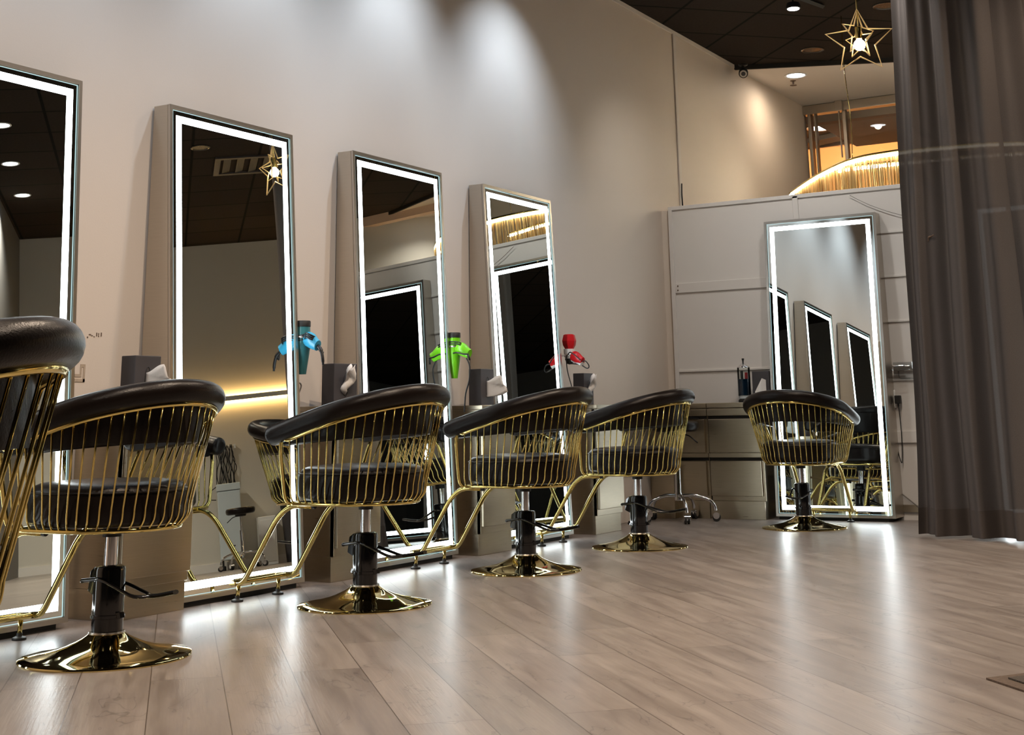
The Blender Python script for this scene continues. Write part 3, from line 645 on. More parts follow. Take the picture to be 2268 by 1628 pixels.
# ------------------------------------------------------------------ hair dryers
def dryer(loc, body, tube_m, label, yaw=0., red=False, cordlen=0):
    t = thing('hair_dryer', label, 'hair dryer', loc, yaw, 'hair dryers hanging beside the mirrors')
    # local: +x out of the wall, +z up; barrel vertical, nozzle down
    bm = newbm()
    if red: lathe(bm, [(0, .035), (.030, .035), (.036, .05), (.040, .075), (.040, .10), (0, .10)], 28)
    else: lathe(bm, [(0, -.015), (.033, -.015), (.036, .0), (.036, .09), (.035, .112), (0, .112)], 32)
    obj('barrel', bm, 'white' if red else tube_m, t, smooth=40)
    bm = newbm()
    if red: lathe(bm, [(0, .10), (.030, .10), (.045, .125), (.050, .155), (.040, .195), (.030, .20), (.026, .185), (0, .185)], 6)
    else: lathe(bm, [(.032, .110), (.037, .112), (.037, .138), (.034, .142), (.031, .140), (.031, .116)], 32)
    obj('intake_cap', bm, 'red' if red else 'rubber', t, smooth=40 if not red else 20)
    bm = newbm()
    if not red:
        lathe(bm, [(.014, -.125), (.019, -.125), (.034, -.015), (.033, -.015)], 28); obj('nozzle', bm, tube_m, t, smooth=40)
    else:
        lathe(bm, [(.0, .0), (.02, .0), (.034, .035), (0, .035)], 28); obj('nozzle', bm, 'rubber', t, smooth=40)
    hl = .125
    bm = newbm()
    A = [Vector((.02, 0, .045)), Vector((.055, 0, .045)), Vector((.095, 0, .025)), Vector((hl, 0, .012))]
    tube(bm, catmull(A, 4), [.026, .028, .031, .033, .034, .034, .033, .031, .029, .027, .026, .025, .024][:13], 14, prof=(1.15, .8))
    h_ = obj('handle', bm, body, t, smooth=60)
    if red:
        bm = newbm(); tube(bm, catmull([(.03, 0, .026), (.07, 0, .014), (.12, 0, -.006)], 5), .020, 12, prof=(.7, .9)); obj('handle_underside', bm, 'white', t, smooth=60)
    bm = newbm()
    if red:
        tube(bm, catmull([(.12, .0, .012), (.155, 0, .012), (.175, .01, -.02), (.155, .01, -.035), (.10, .005, -.01), (.03, .0, .0), (-.01, 0, .0)], 6), .004, 7)
        tube(bm, catmull([(.02, -.035, .06), (.05, -.042, .075), (.09, -.038, .055), (.125, -.02, .02)], 6), .004, 7)
        tube(bm, catmull([(.015, -.04, .06), (.01, -.042, .02), (.02, -.04, -.06), (.05, -.03, -.17), (.06, 0, -.30)], 6), .0035, 7)
    elif cordlen == 0:
        tube(bm, catmull([(hl, 0, .010), (.150, 0, -.01), (.165, 0, -.045), (.172, 0, -.085)], 6), [.010] * 8 + [.008] * 8 + [.006] * 3, 8)
        tube(bm, catmull([(hl + .01, 0, .0), (.145, .012, -.03), (.155, .012, -.02)], 5), .004, 6)
        for k in range(3): tube(bm, catmull([(.036, -.02, .07 - k * .012), (.07, -.035, .075 - k * .010), (.10, -.03, .066 - k * .01), (.098, .01, .052 - k * .008), (.05, .036, .06 - k * .012), (-.02, .036, .066 - k * .012), (-.038, 0, .068 - k * .012), (-.01, -.038, .066 - k * .012)], 5, closed=True), .0045, 6, closed=True)
    else:
        tube(bm, catmull([(.10, 0, -.012), (.125, 0, -.06), (.12, 0, -.14), (.09, 0, -.22), (.08, 0, -.32)], 6), .0045, 7)
        for k in range(2): tube(bm, catmull([(.04, -.02, .085 - k * .012), (.07, -.02, .078 - k * .012), (.03, .036, .08 - k * .012), (-.02, .036, .088 - k * .012), (-.04, 0, .09 - k * .012), (-.01, -.038, .088 - k * .012)], 5, closed=True), .004, 6, closed=True)
        tube(bm, catmull([(.02, -.03, .02), (.06, -.036, .022), (.10, -.030, .012), (.135, -.02, .010)], 5), .0045, 6)
        tube(bm, [(.13, -.02, .012), (.137, -.012, -.025)], .006, 6)
    obj('cord', bm, 'cable', t, smooth=180)
    bm = newbm(); tube(bm, [(-.04, .03, .06), (-.14, .03, .06)], .006, 8); tube(bm, [(.0375 * math.cos(a), .0375 * math.sin(a), .06) for a in [2 * PI * i / 24 for i in range(24)]], .005, 6, closed=True)
    obj('holder', bm, 'chrome', t, smooth=60)
    return t
dryer((-4.475, 5.428, 1.128), 'blue', 'teal', 'bright blue hair dryer hanging beside the star-reflecting mirror', -.25)
dryer((-4.475, 6.832, 1.128), 'green', 'green', 'lime green hair dryer hanging beside the third wall mirror', -.20, cordlen=1)
dryer((-4.475, 8.273, 1.120), 'red', 'red', 'red and white hair dryer with a wide red nozzle', -.30, red=True)

# loop of cable on the wall behind the second chair
bm = newbm(); tube(bm, catmull([(-4.63, 5.50, .86), (-4.61, 5.52, .92), (-4.61, 5.56, .965), (-4.61, 5.585, .95), (-4.62, 5.57, .90)], 6), .004, 7)
tag(obj('wall_cable', bm, 'cablegrey', smooth=180), 'short curl of dark cable on the wall below the blue dryer', 'cable')

# ------------------------------------------------------------------ disinfectant jar on the far cabinet
t = thing('disinfectant_jar', 'tall clear jar of blue liquid with combs on the far cabinet', 'jar', (-3.912, 10.06, .852))
bm = newbm(); lathe(bm, [(0, 0), (.050, 0), (.050, .018), (.040, .028), (0, .028)], 32); obj('jar_base', bm, 'rubber', t, smooth=40)
bm = newbm(); lathe(bm, [(0, .028), (.046, .028), (.047, .05), (.0, .05)], 32); obj('jar_ring', bm, 'paleblue', t, smooth=40)
bm = newbm(); lathe(bm, [(0, .052), (.0455, .052), (.0455, .175), (0, .175)], 32); obj('liquid', bm, 'liquid', t, smooth=40)
bm = newbm(); lathe(bm, [(.0475, .05), (.0495, .05), (.0495, .262), (.0475, .262)], 32); obj('glass_wall', bm, 'glass', t, smooth=40)
bm = newbm(); lathe(bm, [(0, .300), (.012, .298), (.034, .278), (.050, .268), (.051, .262), (.046, .262)], 32); obj('lid', bm, 'chrome', t, smooth=50)
bm = newbm(); lathe(bm, [(0, .295), (.006, .296), (.006, .312), (.010, .326), (.009, .332), (0, .333)], 20); obj('lid_knob', bm, 'rubber', t, smooth=40)
for (x, y, w_, z1, m_) in ((-.012, -.01, .012, .238, 'rubber'), (.022, .0, .013, .225, 'red'), (.008, .014, .008, .22, 'white')):
    bm = newbm(); box(bm, x - w_, x + w_, y - .002, y + .002, .06 if m_ == 'rubber' else .176, z1); obj('comb', bm, m_, t, bevel=.002)

# ------------------------------------------------------------------ wheeled stools
def make_stool(loc, label, hz=.72, lever=True):
    t = thing('wheeled_stool', label, 'stool', loc, .3, 'round wheeled stools')
    bm = newbm(); lathe(bm, [(0, hz - .075), (.15, hz - .075), (.168, hz - .066), (.175, hz - .045), (.175, hz - .02), (.165, hz - .004), (.12, hz), (0, hz)], 40); obj('seat', bm, 'leather', t, smooth=60)
    bm = newbm(); lathe(bm, [(0, hz - .10), (.06, hz - .10), (.07, hz - .075), (0, hz - .075)], 24); obj('seat_plate', bm, 'rubber', t, smooth=40)
    bm = newbm(); lathe(bm, [(0, .30), (.014, .30), (.014, hz - .09), (0, hz - .09)], 20); obj('piston', bm, 'chrome', t, smooth=40)
    bm = newbm(); lathe(bm, [(0, .15), (.030, .15), (.030, .20), (.025, .21), (.025, .44), (0, .44)], 24); obj('column', bm, 'chrome', t, smooth=40)
    if lever:
        bm = newbm(); tube(bm, smooth_path([(0, 0, hz - .09), (.10, -.05, hz - .10), (.17, -.09, hz - .155)], 3, .03), .005, 7); obj('lever', bm, 'rubber', t, smooth=180)
    for k in range(5):
        a = 2 * PI * k / 5; ca, sa = math.cos(a), math.sin(a)
        bm = newbm(); tube(bm, [Vector((ca * r, sa * r, z)) for r, z in [(p.x, p.z) for p in catmull([(.02, 0, .185), (.12, 0, .185), (.22, 0, .155), (.262, 0, .115), (.27, 0, .075)], 5)]], .0125, 10)
        leg = obj('leg', bm, 'chrome', t, smooth=180)
        bm = newbm(); c = Vector((ca * .275, sa * .275, .03)); q = Vector((-sa, ca, 0))
        for s in (-1, 1): tube(bm, [c + q * s * .006, c + q * s * .018], .030, 20)
        cast = obj('caster', bm, 'rubber', leg, smooth=40)
        bm = newbm(); tube(bm, [c + q * -.023 + Vector((0, 0, .012)), c + q * .023 + Vector((0, 0, .012))], .024, 16); obj('caster_cover', bm, 'chrome', cast, smooth=40)
    return t
make_stool((-4.31, 9.62, 0), 'round black stool on chrome star base with casters, beside far cabinets')
st = make_stool((2.72, 12.90, 0), 'round black stool seen only in the mirror, in front of white machine', .70)

# ------------------------------------------------------------------ pendant star lamp
t = thing('star_pendant', 'gold wire star pendant lamp with glowing bulb', 'pendant lamp', (-2.232, 8.02, 0))
def star_pts(R0, r0, cx, cz, rot=0):
    out = []
    for k in range(10):
        a = PI / 2 + k * PI / 5 + rot; r = R0 if k % 2 == 0 else r0
        out.append((cx + r * math.cos(a), cz + r * math.sin(a)))
    return out
cz = 3.003
vd = Vector((.963, .268, 0))  # faces the room
def star(R0, r0, czz, yaw, rr=.0032):
    u = Vector((math.cos(yaw), math.sin(yaw), 0)); bm = newbm()
    tube(bm, [u * x + Vector((0, 0, z)) for x, z in star_pts(R0, r0, 0, czz)], rr, 6, closed=True); return bm
obj('star_frame', star(.212, .098, cz, .26, .0058), 'wiregold', t); obj('star_frame', star(.150, .066, cz + .045, 1.15, .0052), 'wiregold', t); obj('star_frame', star(.105, .050, cz + .0, -.35, .0050), 'wiregold', t)
bm = newbm(); lathe(bm, [(0, 3.02), (.020, 3.02), (.021, 3.025), (.021, 3.095), (.016, 3.10), (0, 3.102)], 24); obj('socket', bm, 'gold', t, smooth=40)
bm = newbm(); lathe(bm, [(0, 2.945)] + [(.036 * math.sin(PI * k / 16), 2.981 - .036 * math.cos(PI * k / 16)) for k in range(1, 14)] + [(.014, 3.02), (0, 3.02)], 24); obj('bulb', bm, 'bulb', t, smooth=60)
bm = newbm(); tube(bm, [(0, 0, 3.06), (.002, 0, 3.3), (-.001, 0, 3.7), (0, 0, ZC)], .0045, 7); obj('cord', bm, 'gold', t, smooth=180)
bm = newbm(); lathe(bm, [(0, ZC - .02), (.05, ZC - .02), (.05, ZC), (0, ZC)], 24); obj('ceiling_rose', bm, 'rubber', t, smooth=40)

# ------------------------------------------------------------------ fringe chandelier behind the partition
t = thing('fringe_chandelier', 'curved white light strips hung with gold fringe above the partition', 'chandelier', (0, 0, 0))
def fringe_loop(pts, z, drop, name):
    P = catmull([(x, y, z) for x, y in pts], 10)
    bm = newbm(); tube(bm, P, .0125, 8); ls = obj('light_ring', bm, 'ledring', t, smooth=180)
    bm = newbm(); tube(bm, [p + Vector((0, 0, .026)) for p in P], .012, 6); obj('ring_rail', bm, 'gold', t, smooth=180)
    bm = newbm(); d = [0]
    for a, b in zip(P, P[1:]): d.append(d[-1] + (b - a).length)
    tot = d[-1]; n = int(tot / .0042); rnd = random.Random(4); k = 0
    for i in range(n):
        s = tot * i / n
        while k < len(P) - 2 and d[k + 1] < s: k += 1
        a, b = P[k], P[(k + 1) % len(P)]; u = (s - d[k]) / max(1e-6, d[k + 1] - d[k]); q = a.lerp(b, u); tg = (b - a).normalized(); nn = Vector((-tg.y, tg.x, 0))
        off = nn * rnd.uniform(-.02, .02); w_ = rnd.uniform(.0016, .0034); l = drop * rnd.uniform(.93, 1.03); tw = rnd.uniform(-1, 1)
        wd = (tg * math.cos(tw) + nn * math.sin(tw)) * w_; sw = tg * rnd.uniform(-.008, .008)
        v = [bm.verts.new(q + off - wd - Vector((0, 0, .012))), bm.verts.new(q + off + wd - Vector((0, 0, .012))), bm.verts.new(q + off + wd + sw - Vector((0, 0, l))), bm.verts.new(q + off - wd + sw - Vector((0, 0, l)))]
        bm.faces.new(v)
    f = obj('fringe', bm, 'fringe', t); f['kind'] = 'stuff'; return P
fringe_loop([(-4.25, 12.42), (-3.77, 11.68), (-3.40, 11.20), (-3.17, 10.98), (-2.92, 10.88), (-2.5, 10.84), (-1.9, 11.0), (-1.3, 11.6), (-1.1, 12.4)], 2.80, .40, 'outer')
fringe_loop([(-3.62, 11.95), (-3.45, 11.90), (-3.0, 11.90), (-2.4, 11.95), (-1.9, 12.1)], 2.90, .40, 'inner')
for x, y, z in ((-3.20, 11.0, 2.83), (-1.35, 11.6, 2.83), (-2.0, 12.05, 2.93)):
    bm = newbm(); tube(bm, catmull([(x, y, z), (x + .012, y, z + .35), (x - .01, y, z + .8), (x, y, ZC - .03)], 5), .004, 6); obj('hanging_wire', bm, 'gold', t, smooth=180)

# ------------------------------------------------------------------ ceiling fittings
def downlight(x, y, lit, label, z=ZC, r=.10, warm=False, power=0, group='round recessed ceiling downlights', col=(1, .9, .78), cone=130):
    t = thing('recessed_downlight', label, 'downlight', (x, y, z), 0, group)
    bm = newbm(); lathe(bm, [(r * .86, -.001), (r * 1.08, -.001), (r * 1.1, -.006), (r * 1.04, -.010), (r * .9, -.008), (r * .86, -.004)], 40); obj('trim_ring', bm, 'white' if lit else 'can', t, smooth=40)
    bm = newbm(); lathe(bm, [(0, -.002), (r * .86, -.002), (r * .86, -.004), (0, -.0045)], 40); obj('diffuser', bm, ('lampwarm' if warm else 'lampcool') if lit else 'can', t)
    if power:
        l = light('downlight_lamp', 'SPOT', (0, 0, 0), power, col, spot_size=math.radians(cone), spot_blend=.9, shadow_soft_size=.035); l.parent = t; l.location = (0, 0, -.012)
    return t
downlight(-4.234, 12.795, True, 'lit round downlight in the white ceiling past the dark tiles', ZC - .03, .105, power=26, col=(1, .78, .54), cone=178)
downlight(-3.802, 12.045, False, 'unlit chrome downlight in dark ceiling, near its edge above the partition')
downlight(-2.81, 11.004, False, 'unlit chrome downlight in dark ceiling, between star lamp and curtain')
downlight(1.144, 8.143, True, 'uppermost of three lit downlights reflected in the leftmost mirror', r=.085, power=300, col=(1, .88, .72))
downlight(2.18, 9.10, True, 'middle of three lit downlights reflected in the leftmost mirror', r=.085, power=300, col=(1, .88, .72))
downlight(3.18, 10.09, True, 'lowest of three lit downlights reflected in the leftmost mirror', r=.085, power=300, col=(1, .88, .72))
downlight(.23, 9.87, False, 'unlit downlight reflected at the top of the star-reflecting mirror', r=.09)
downlight(.96, 14.95, True, 'lit downlight in the white ceiling reflected in the third wall mirror', ZC - .03, .1, power=60)
for (x_, y_, pw, lb_) in ((-2.3, 2.4, 260, 'added unseen fill downlight, nearest the camera-side chair'), (-2.3, 4.6, 230, 'added unseen fill downlight, before the star-reflecting mirror'), (-2.3, 6.6, 190, 'added unseen fill downlight, between star lamp and camera'), (-.7, 8.3, 120, 'added unseen fill downlight, in front of hidden mirror'), (-.6, 3.6, 150, 'added unseen fill downlight, over the open floor')):
    downlight(x_, y_, True, lb_, r=.09, power=pw, col=(1, .79, .60), cone=140)  # added fill lamps outside the view, brighten wall and partition
downlight(-2.4, .3, True, 'added unseen fill downlight above the camera', r=.09, power=150, col=(1, .84, .67))  # another added fill lamp outside the view
bm_l = downlight(-6.02, 19.2, True, 'lit downlight in the dark mall ceiling behind shop window', 4.87, .20)
light('mall_fill_light', 'AREA', (-5.3, 15.3, 4.7), 75, (1, .74, .46), (-5.5, 20.4, 3.9), shape='RECTANGLE', size=3., size_y=.3, spread=math.radians(60))  # added area light hidden behind the bulkhead, brightens the mall wall
# sprinkler
t = thing('sprinkler', 'small dark ceiling sprinkler beside the lit white-ceiling downlight', 'sprinkler', (-4.337, 13.007, ZC - .027))
bm = newbm(); lathe(bm, [(0, 0), (.03, 0), (.03, -.006), (.012, -.012), (.008, -.05), (0, -.05)], 20); obj('sprinkler_body', bm, 'stain', t, smooth=40)
bm = newbm(); lathe(bm, [(0, -.05), (.035, -.050), (.036, -.054), (0, -.055)], 16); obj('deflector', bm, 'stain', t, smooth=40)
# dome-eye security camera
t = thing('security_camera', 'small black security camera hanging at the dark ceiling corner', 'security camera', (-4.50, 12.02, ZC - .045))
bm = newbm(); lathe(bm, [(0, 0), (.045, 0), (.045, -.012), (.014, -.02), (.012, -.05), (0, -.05)], 20); obj('camera_mount', bm, 'rubber', t, smooth=40)
dv = Vector((.30, -.86, -.42)).normalized()
bm = newbm(); c = Vector((0, 0, -.085)); tube(bm, [c - dv * .05, c - dv * .045, c - dv * .02, c + dv * .05, c + dv * .056], [.02, .038, .045, .045, .038], 24); obj('camera_body', bm, 'rubber', t, smooth=40)
bm = newbm(); tube(bm, [c + dv * .056, c + dv * .060], .035, 24); tb = obj('lens_ring', bm, 'soffit', t, smooth=40)
bm = newbm(); tube(bm, [c + dv * .060, c + dv * .063], .021, 24); obj('lens', bm, 'greybox', t, smooth=40)
# track light: rail with a lit head
t = thing('track_light', 'black ceiling track with one bright spot head at the top edge', 'track light', (-3.23, 10.4, 0))
bm = newbm(); a = Vector((-.02, .26, ZC - .02)); b = a + Vector((-.42, -1.6, 0)); tube(bm, [a, b], .022, 4); obj('track_rail', bm, 'rubber', t)
bm = newbm(); lathe(bm, [(0, 3.96), (.05, 3.96), (.06, 3.93), (.06, 3.915), (.052, 3.912), (.0, 3.925)], 24, c=(-.10, -.28, .03)); tube(bm, [(-.10, -.28, 3.98), (-.10, -.28, ZC - .02)], .008, 8); obj('spot_head', bm, 'rubber', t, smooth=40)
bm = newbm(); lathe(bm, [(0, 0), (.049, 0), (.046, -.006), (0, -.008)], 24, c=(-.10, -.28, 3.944)); obj('spot_lens', bm, 'lampcool', t, smooth=40)
# wall-wash spots above each mirror
for k, (y, lb) in enumerate(((3.62, 'leftmost mirror'), (5.12, 'second wall mirror'), (6.36, 'third wall mirror'), (7.72, 'fourth wall mirror'))):
    t = thing('wall_spotlight', 'black ceiling spotlight aimed at wall above the %s' % lb, 'spotlight', (-3.80, y, ZC), 0, 'wall-washing ceiling spotlights')
    bm = newbm(); lathe(bm, [(0, 0), (.04, 0), (.04, -.015), (.008, -.02), (.008, -.05), (0, -.05)], 20); obj('spot_mount', bm, 'rubber', t, smooth=40)
    dv = (Vector((XW, 0, 2.55)) - Vector((-3.80, 0, ZC - .08))).normalized(); dv = Vector((dv.x, 0, dv.z)).normalized(); c = Vector((0, 0, -.08))
    bm = newbm(); tube(bm, [c - dv * .05, c + dv * .05], .034, 20); obj('spot_head', bm, 'rubber', t, smooth=40)
    bm = newbm(); tube(bm, [c + dv * .05, c + dv * .052], .028, 20); obj('spot_lens', bm, 'lampcool', t)
    l = light('wall_spot_lamp', 'SPOT', (0, 0, 0), 64, (.66, .81, 1.0), spot_size=math.radians(82), spot_blend=1., shadow_soft_size=.03)
    l.parent = t; l.location = c + dv * .06; l.rotation_euler = dv.to_track_quat('-Z', 'Y').to_euler()
for (x, y, tx, lb) in ((-3.55, 8.75, -3.9, 'left'), (-2.35, 8.35, -2.7, 'right')):  # added spots out of view, put in to brighten the partition
    t = thing('partition_fill_spot', 'added unseen fill spotlight aimed at the %s half of the partition' % lb, 'spotlight', (x, y, ZC), 0, 'added partition fill spotlights')
    dv = (Vector((tx, YP, 1.3)) - Vector((x, y, ZC - .08))).normalized(); c = Vector((0, 0, -.08))
    bm = newbm(); lathe(bm, [(0, 0), (.04, 0), (.04, -.015), (.008, -.02), (.008, -.05), (0, -.05)], 20); obj('spot_mount', bm, 'rubber', t, smooth=40)
    bm = newbm(); tube(bm, [c - dv * .05, c + dv * .05], .034, 20); obj('spot_head', bm, 'rubber', t, smooth=40)
    bm = newbm(); tube(bm, [c + dv * .05, c + dv * .052], .028, 20); obj('spot_lens', bm, 'lampcool', t)
    l = light('partition_fill_lamp', 'SPOT', (0, 0, 0), 48, (1, .95, .88), spot_size=math.radians(95), spot_blend=1., shadow_soft_size=.05)
    l.parent = t; l.location = c + dv * .06; l.rotation_euler = dv.to_track_quat('-Z', 'Y').to_euler()
# square air vent in the ceiling, seen in a mirror
t = thing('ceiling_vent', 'grey ceiling air vent reflected behind the star in the second mirror', 'vent', (.40, 10.75, ZC), PI / 4)
bm = newbm(); ring_strip(bm, (-.34, .34, -.34, .34), (-.28, .28, -.28, .28), 0, .02, lambda u, v, d: Vector((u, v, -d))); obj('vent_frame', bm, 'greybox', t)
bm = newbm()
for k in range(4): hexa(bm, [(-.28, -.25 + k * .14, -.016), (.28, -.25 + k * .14, -.016), (.28, -.17 + k * .14, -.004), (-.28, -.17 + k * .14, -.004), (-.28, -.25 + k * .14, -.013), (.28, -.25 + k * .14, -.013), (.28, -.17 + k * .14, -.001), (-.28, -.17 + k * .14, -.001)])
obj('vent_slats', bm, 'can', t)

# ------------------------------------------------------------------ curtain
def curtain():
    t = thing('curtain', 'floor-length grey curtain hanging at the right edge of the photo', 'curtain', (0, 0, 0))
    A = Vector((-2.30, 8.87)); B = Vector((-1.67, 8.77)); C_ = Vector((-1.37, 9.20)); LB = (B - A).length
    bm = newbm(); nU, nV = 420, 30; z0, z1 = .015, ZC - .03; G = []
    folds = [0, .095, .21, .30, .43, .56, .70, .86, 1.0, 1.17, 1.33]
    length = 1.28
    def frame(s):
        if s < LB: d = (B - A).normalized(); return A + d * s, d
        d = (C_ - B).normalized(); w = min(1, (s - LB) / .12); d0 = (B - A).normalized(); dd = (d0 * (1 - w) + d * w).normalized(); return B + d * (s - LB) * w + d0 * (s - LB) * (1 - w), dd
    def off(u):
        s = u * length
        # irregular pleats
        return .078 * math.sin(2 * PI * s / .285 + .9 * math.sin(3.1 * s + .4)) + .020 * math.sin(2 * PI * s / .108 + 1.3 * math.sin(5 * s))
    for i in range(nU):
        u = i / (nU - 1); s = u * length; col = []
        for j in range(nV):
            v = j / (nV - 1); z = z0 + (z1 - z0) * v
            fl = 1 - .25 * v; drift = -.06 + .10 * v if False else 0
            lean = .035 * (1 - v) ** 2 * math.sin(4 * s + 1)
            ss = s * (1 - .05 * (1 - v)) + .012 * math.sin(9 * v + 6 * s) * (1 - v)
            # free edge curls slightly
            edge = .05 * math.exp(-s / .04) * math.sin(5 * v + .5) * .3
            o_, dirv = frame(ss - .085 + .19 * v * max(0, 1 - s / LB)); nn = Vector((-dirv.y, dirv.x))
            p = o_ + dirv * edge + nn * (off(u) * fl + lean)
            zz = z + (.018 * math.sin(7 * s) if j == 0 else 0) * 0
            col.append(bm.verts.new((p.x, p.y, zz)))
        G.append(col)
    for i in range(nU - 1):
        for j in range(nV - 1): bm.faces.new((G[i][j], G[i + 1][j], G[i + 1][j + 1], G[i][j + 1]))
    c = obj('curtain_fabric', bm, 'curtain', t, smooth=180)
    # doubled hem band on the inside
    bm = newbm(); rows = []
    for i in range(nU):
        u = i / (nU - 1); s = u * length; r = []
        for z in (z0 + .002, z0 + .16):
            v = (z - z0) / (z1 - z0); ss = s * (1 - .05 * (1 - v)) + .012 * math.sin(9 * v + 6 * s) * (1 - v); edge = .05 * math.exp(-s / .04) * math.sin(5 * v + .5) * .3
            o_, dirv = frame(ss - .085 + .19 * v * max(0, 1 - s / LB)); nn = Vector((-dirv.y, dirv.x)); p = o_ + dirv * edge + nn * (off(u) * (1 - .25 * v) + .035 * (1 - v) ** 2 * math.sin(4 * s + 1) - .003); r.append(bm.verts.new((p.x, p.y, z)))
        rows.append(r)
    for a, b in zip(rows, rows[1:]): bm.faces.new((a[0], b[0], b[1], a[1]))
    obj('curtain_hem', bm, 'hem', t, smooth=180)
    bm = newbm(); tube(bm, smooth_path([(A.x, A.y, ZC - .015), (B.x, B.y, ZC - .015), (C_.x, C_.y, ZC - .015)], 5, .1), .014, 8); obj('curtain_track', bm, 'white', t, smooth=60)
    s_ = .20; o_, dv_ = frame(s_); q = Vector((o_.x, o_.y)) + Vector((-dv_.y, dv_.x)) * (off(s_) * .88 - .006)
    bm = newbm(); tube(bm, catmull([(q.x - .015, q.y, 1.83), (q.x - .010, q.y - .004, 1.855), (q.x + .006, q.y - .004, 1.862), (q.x + .024, q.y, 1.872)], 4), [.004] * 4 + [.007] * 4 + [.004] * 5, 6); obj('curtain_mark', bm, 'stain', t, smooth=180)  # small rust-brown mark on the cloth, modelled as a curled tube
    return t
curtain()

# ------------------------------------------------------------------ floor mat corner at the right
t = thing('floor_mat', 'dark mat corner lying on the floor at the right edge', 'mat', (-1.0, 4.385, 0), 0)
bm = newbm(); c0 = Vector((0, 0)); e1 = Vector((.57, .82)).normalized(); e2 = Vector((.68, -.73)).normalized()
def quad(a, b, s0, s1): return None
bm = newbm(); poly(bm, [(0, 0), tuple(e2 * .9), tuple(e2 * .9 + e1 * 1.4), tuple(e1 * 1.4)], 0, .006); obj('mat_border', bm, 'matedge', t)
q0 = e1 * .05 + e2 * .05
bm = newbm(); poly(bm, [tuple(q0), tuple(q0 + e2 * .8), tuple(q0 + e2 * .8 + e1 * 1.3), tuple(q0 + e1 * 1.3)], .006, .011); obj('mat_pile', bm, 'matfab', t)

# ------------------------------------------------------------------ small things on the partition, right of its mirror
t = thing('acrylic_shelf', 'small clear acrylic shelf with hooks on partition right of its mirror', 'shelf', (-2.695, YP - .012, 1.06))
bm = newbm(); box(bm, -.10, .10, -.09, 0, 0, .006); box(bm, -.10, .10, -.005, 0, 0, .06); obj('shelf_tray', bm, 'acrylic', t)
bm = newbm(); tube(bm, smooth_path([(-.06, -.02, -.005), (-.06, -.02, -.06), (.07, -.02, -.06), (.08, -.02, -.005)], 3, .02), .004, 6); obj('hanging_rod', bm, 'acrylic', t, smooth=180)
bm = newbm(); tube(bm, [(-.10, -.04, .032), (-.01, -.04, .030)], .010, 10); tube(bm, [(-.01, -.04, .030), (.03, -.04, .030)], .004, 8); obj('shelf_hook', bm, 'chrome', t, smooth=60)
t = thing('wall_outlet', 'white wall outlet with black plug, right of the partition mirror', 'outlet', (-2.825, YP - .012, .86))
bm = newbm(); box(bm, -.012, .030, -.010, 0, -.07, .06); obj('outlet_plate', bm, 'white', t, bevel=.003)
bm = newbm(); box(bm, .030, .072, -.05, -.001, -.04, .02); obj('plug', bm, 'rubber', t, bevel=.006)
bm = newbm(); tube(bm, [(.052, -.03, -.035), (.052, -.03, -.06)], .006, 8)
tube(bm, catmull([(.052, -.03, -.05), (.056, -.03, -.16), (.055, -.025, -.28), (.045, -.02, -.42), (.035, -.02, -.455), (.0, -.02, -.30), (-.02, -.02, -.20)], 6), .0032, 6); obj('plug_cord', bm, 'cable', t, smooth=180)
bm = newbm(); tube(bm, catmull([(-2.93, YP - .02, .12), (-2.86, YP - .02, .195), (-2.84, YP - .02, .205), (-2.80, YP - .02, .175), (-2.62, YP - .02, .03)], 5), .0045, 6)
tag(obj('floor_cable', bm, 'cablegrey', smooth=180), 'grey cable bent like a roof at the partition foot, right of mirror', 'cable')
bm = newbm(); tube(bm, catmull([(-3.02, YP - .02, 2.40), (-2.85, YP - .02, 2.30), (-2.60, YP - .02, 2.20), (-2.2, YP - .02, 2.10)], 6), .0022, 5)
tag(obj('thin_wire', bm, 'cablegrey', smooth=180), 'thin wire sagging across the partition above its mirror towards curtain', 'wire')
# dark wire at the foot of the conduit
bm = newbm(); tube(bm, catmull([(XW + .018, 10.70, 2.72), (XW + .019, 10.69, 2.62), (XW + .018, 10.70, 2.5), (XW + .019, 10.71, 2.44)], 5), .006, 6)
tag(obj('conduit_wire', bm, 'cable', smooth=180), 'short black wire poking above the partition beside the wall conduit', 'wire')
# charger on the far left cabinet
bm = newbm(); tube(bm, catmull([(-4.42, 9.945, .737), (-4.43, 9.94, .80), (-4.405, 9.94, .828), (-4.38, 9.94, .80), (-4.37, 9.945, .742), (-4.32, 9.945, .742), (-4.26, 9.945, .738)], 6), .0045, 6)
tag(obj('drawer_cable', bm, 'cable', smooth=180), 'black cable looping out of the corner cabinet drawer gap', 'cable')
# faded marks on the wall
t = thing('wall_marks', 'small faded ink marks on the wall beside leftmost mirror', 'marks', (XW + .0015, 4.22, 1.158))
for (dy, dz, w_, h_) in ((-.043, -.012, .006, .006), (-.030, .0, .012, .004), (-.018, -.004, .008, .003), (-.006, -.008, .006, .003), (.008, .002, .005, .015), (.019, .004, .004, .008), (.019, -.005, .004, .006), (.034, .003, .005, .016)):
    bm = newbm(); box(bm, -.0012, .0004, dy - w_ / 2, dy + w_ / 2, dz - h_ / 2, dz + h_ / 2); obj('mark', bm, 'stain', t)
bm = newbm(); yy, zz = 4.150, 1.0
for (a, b, c, d) in ((-.03, .025, -.045, -.032), (.014, .025, -.045, .03), (-.003, .014, .018, .03), (-.003, .006, -.012, .018), (-.03, .006, -.024, -.012)): box(bm, XW + .0003, XW + .0018, yy + a, yy + b, zz + c, zz + d)
tag(obj('wall_patch', bm, 'stain2'), 'faint brown bracket-shaped smudge on the wall beside leftmost mirror', 'smudge')

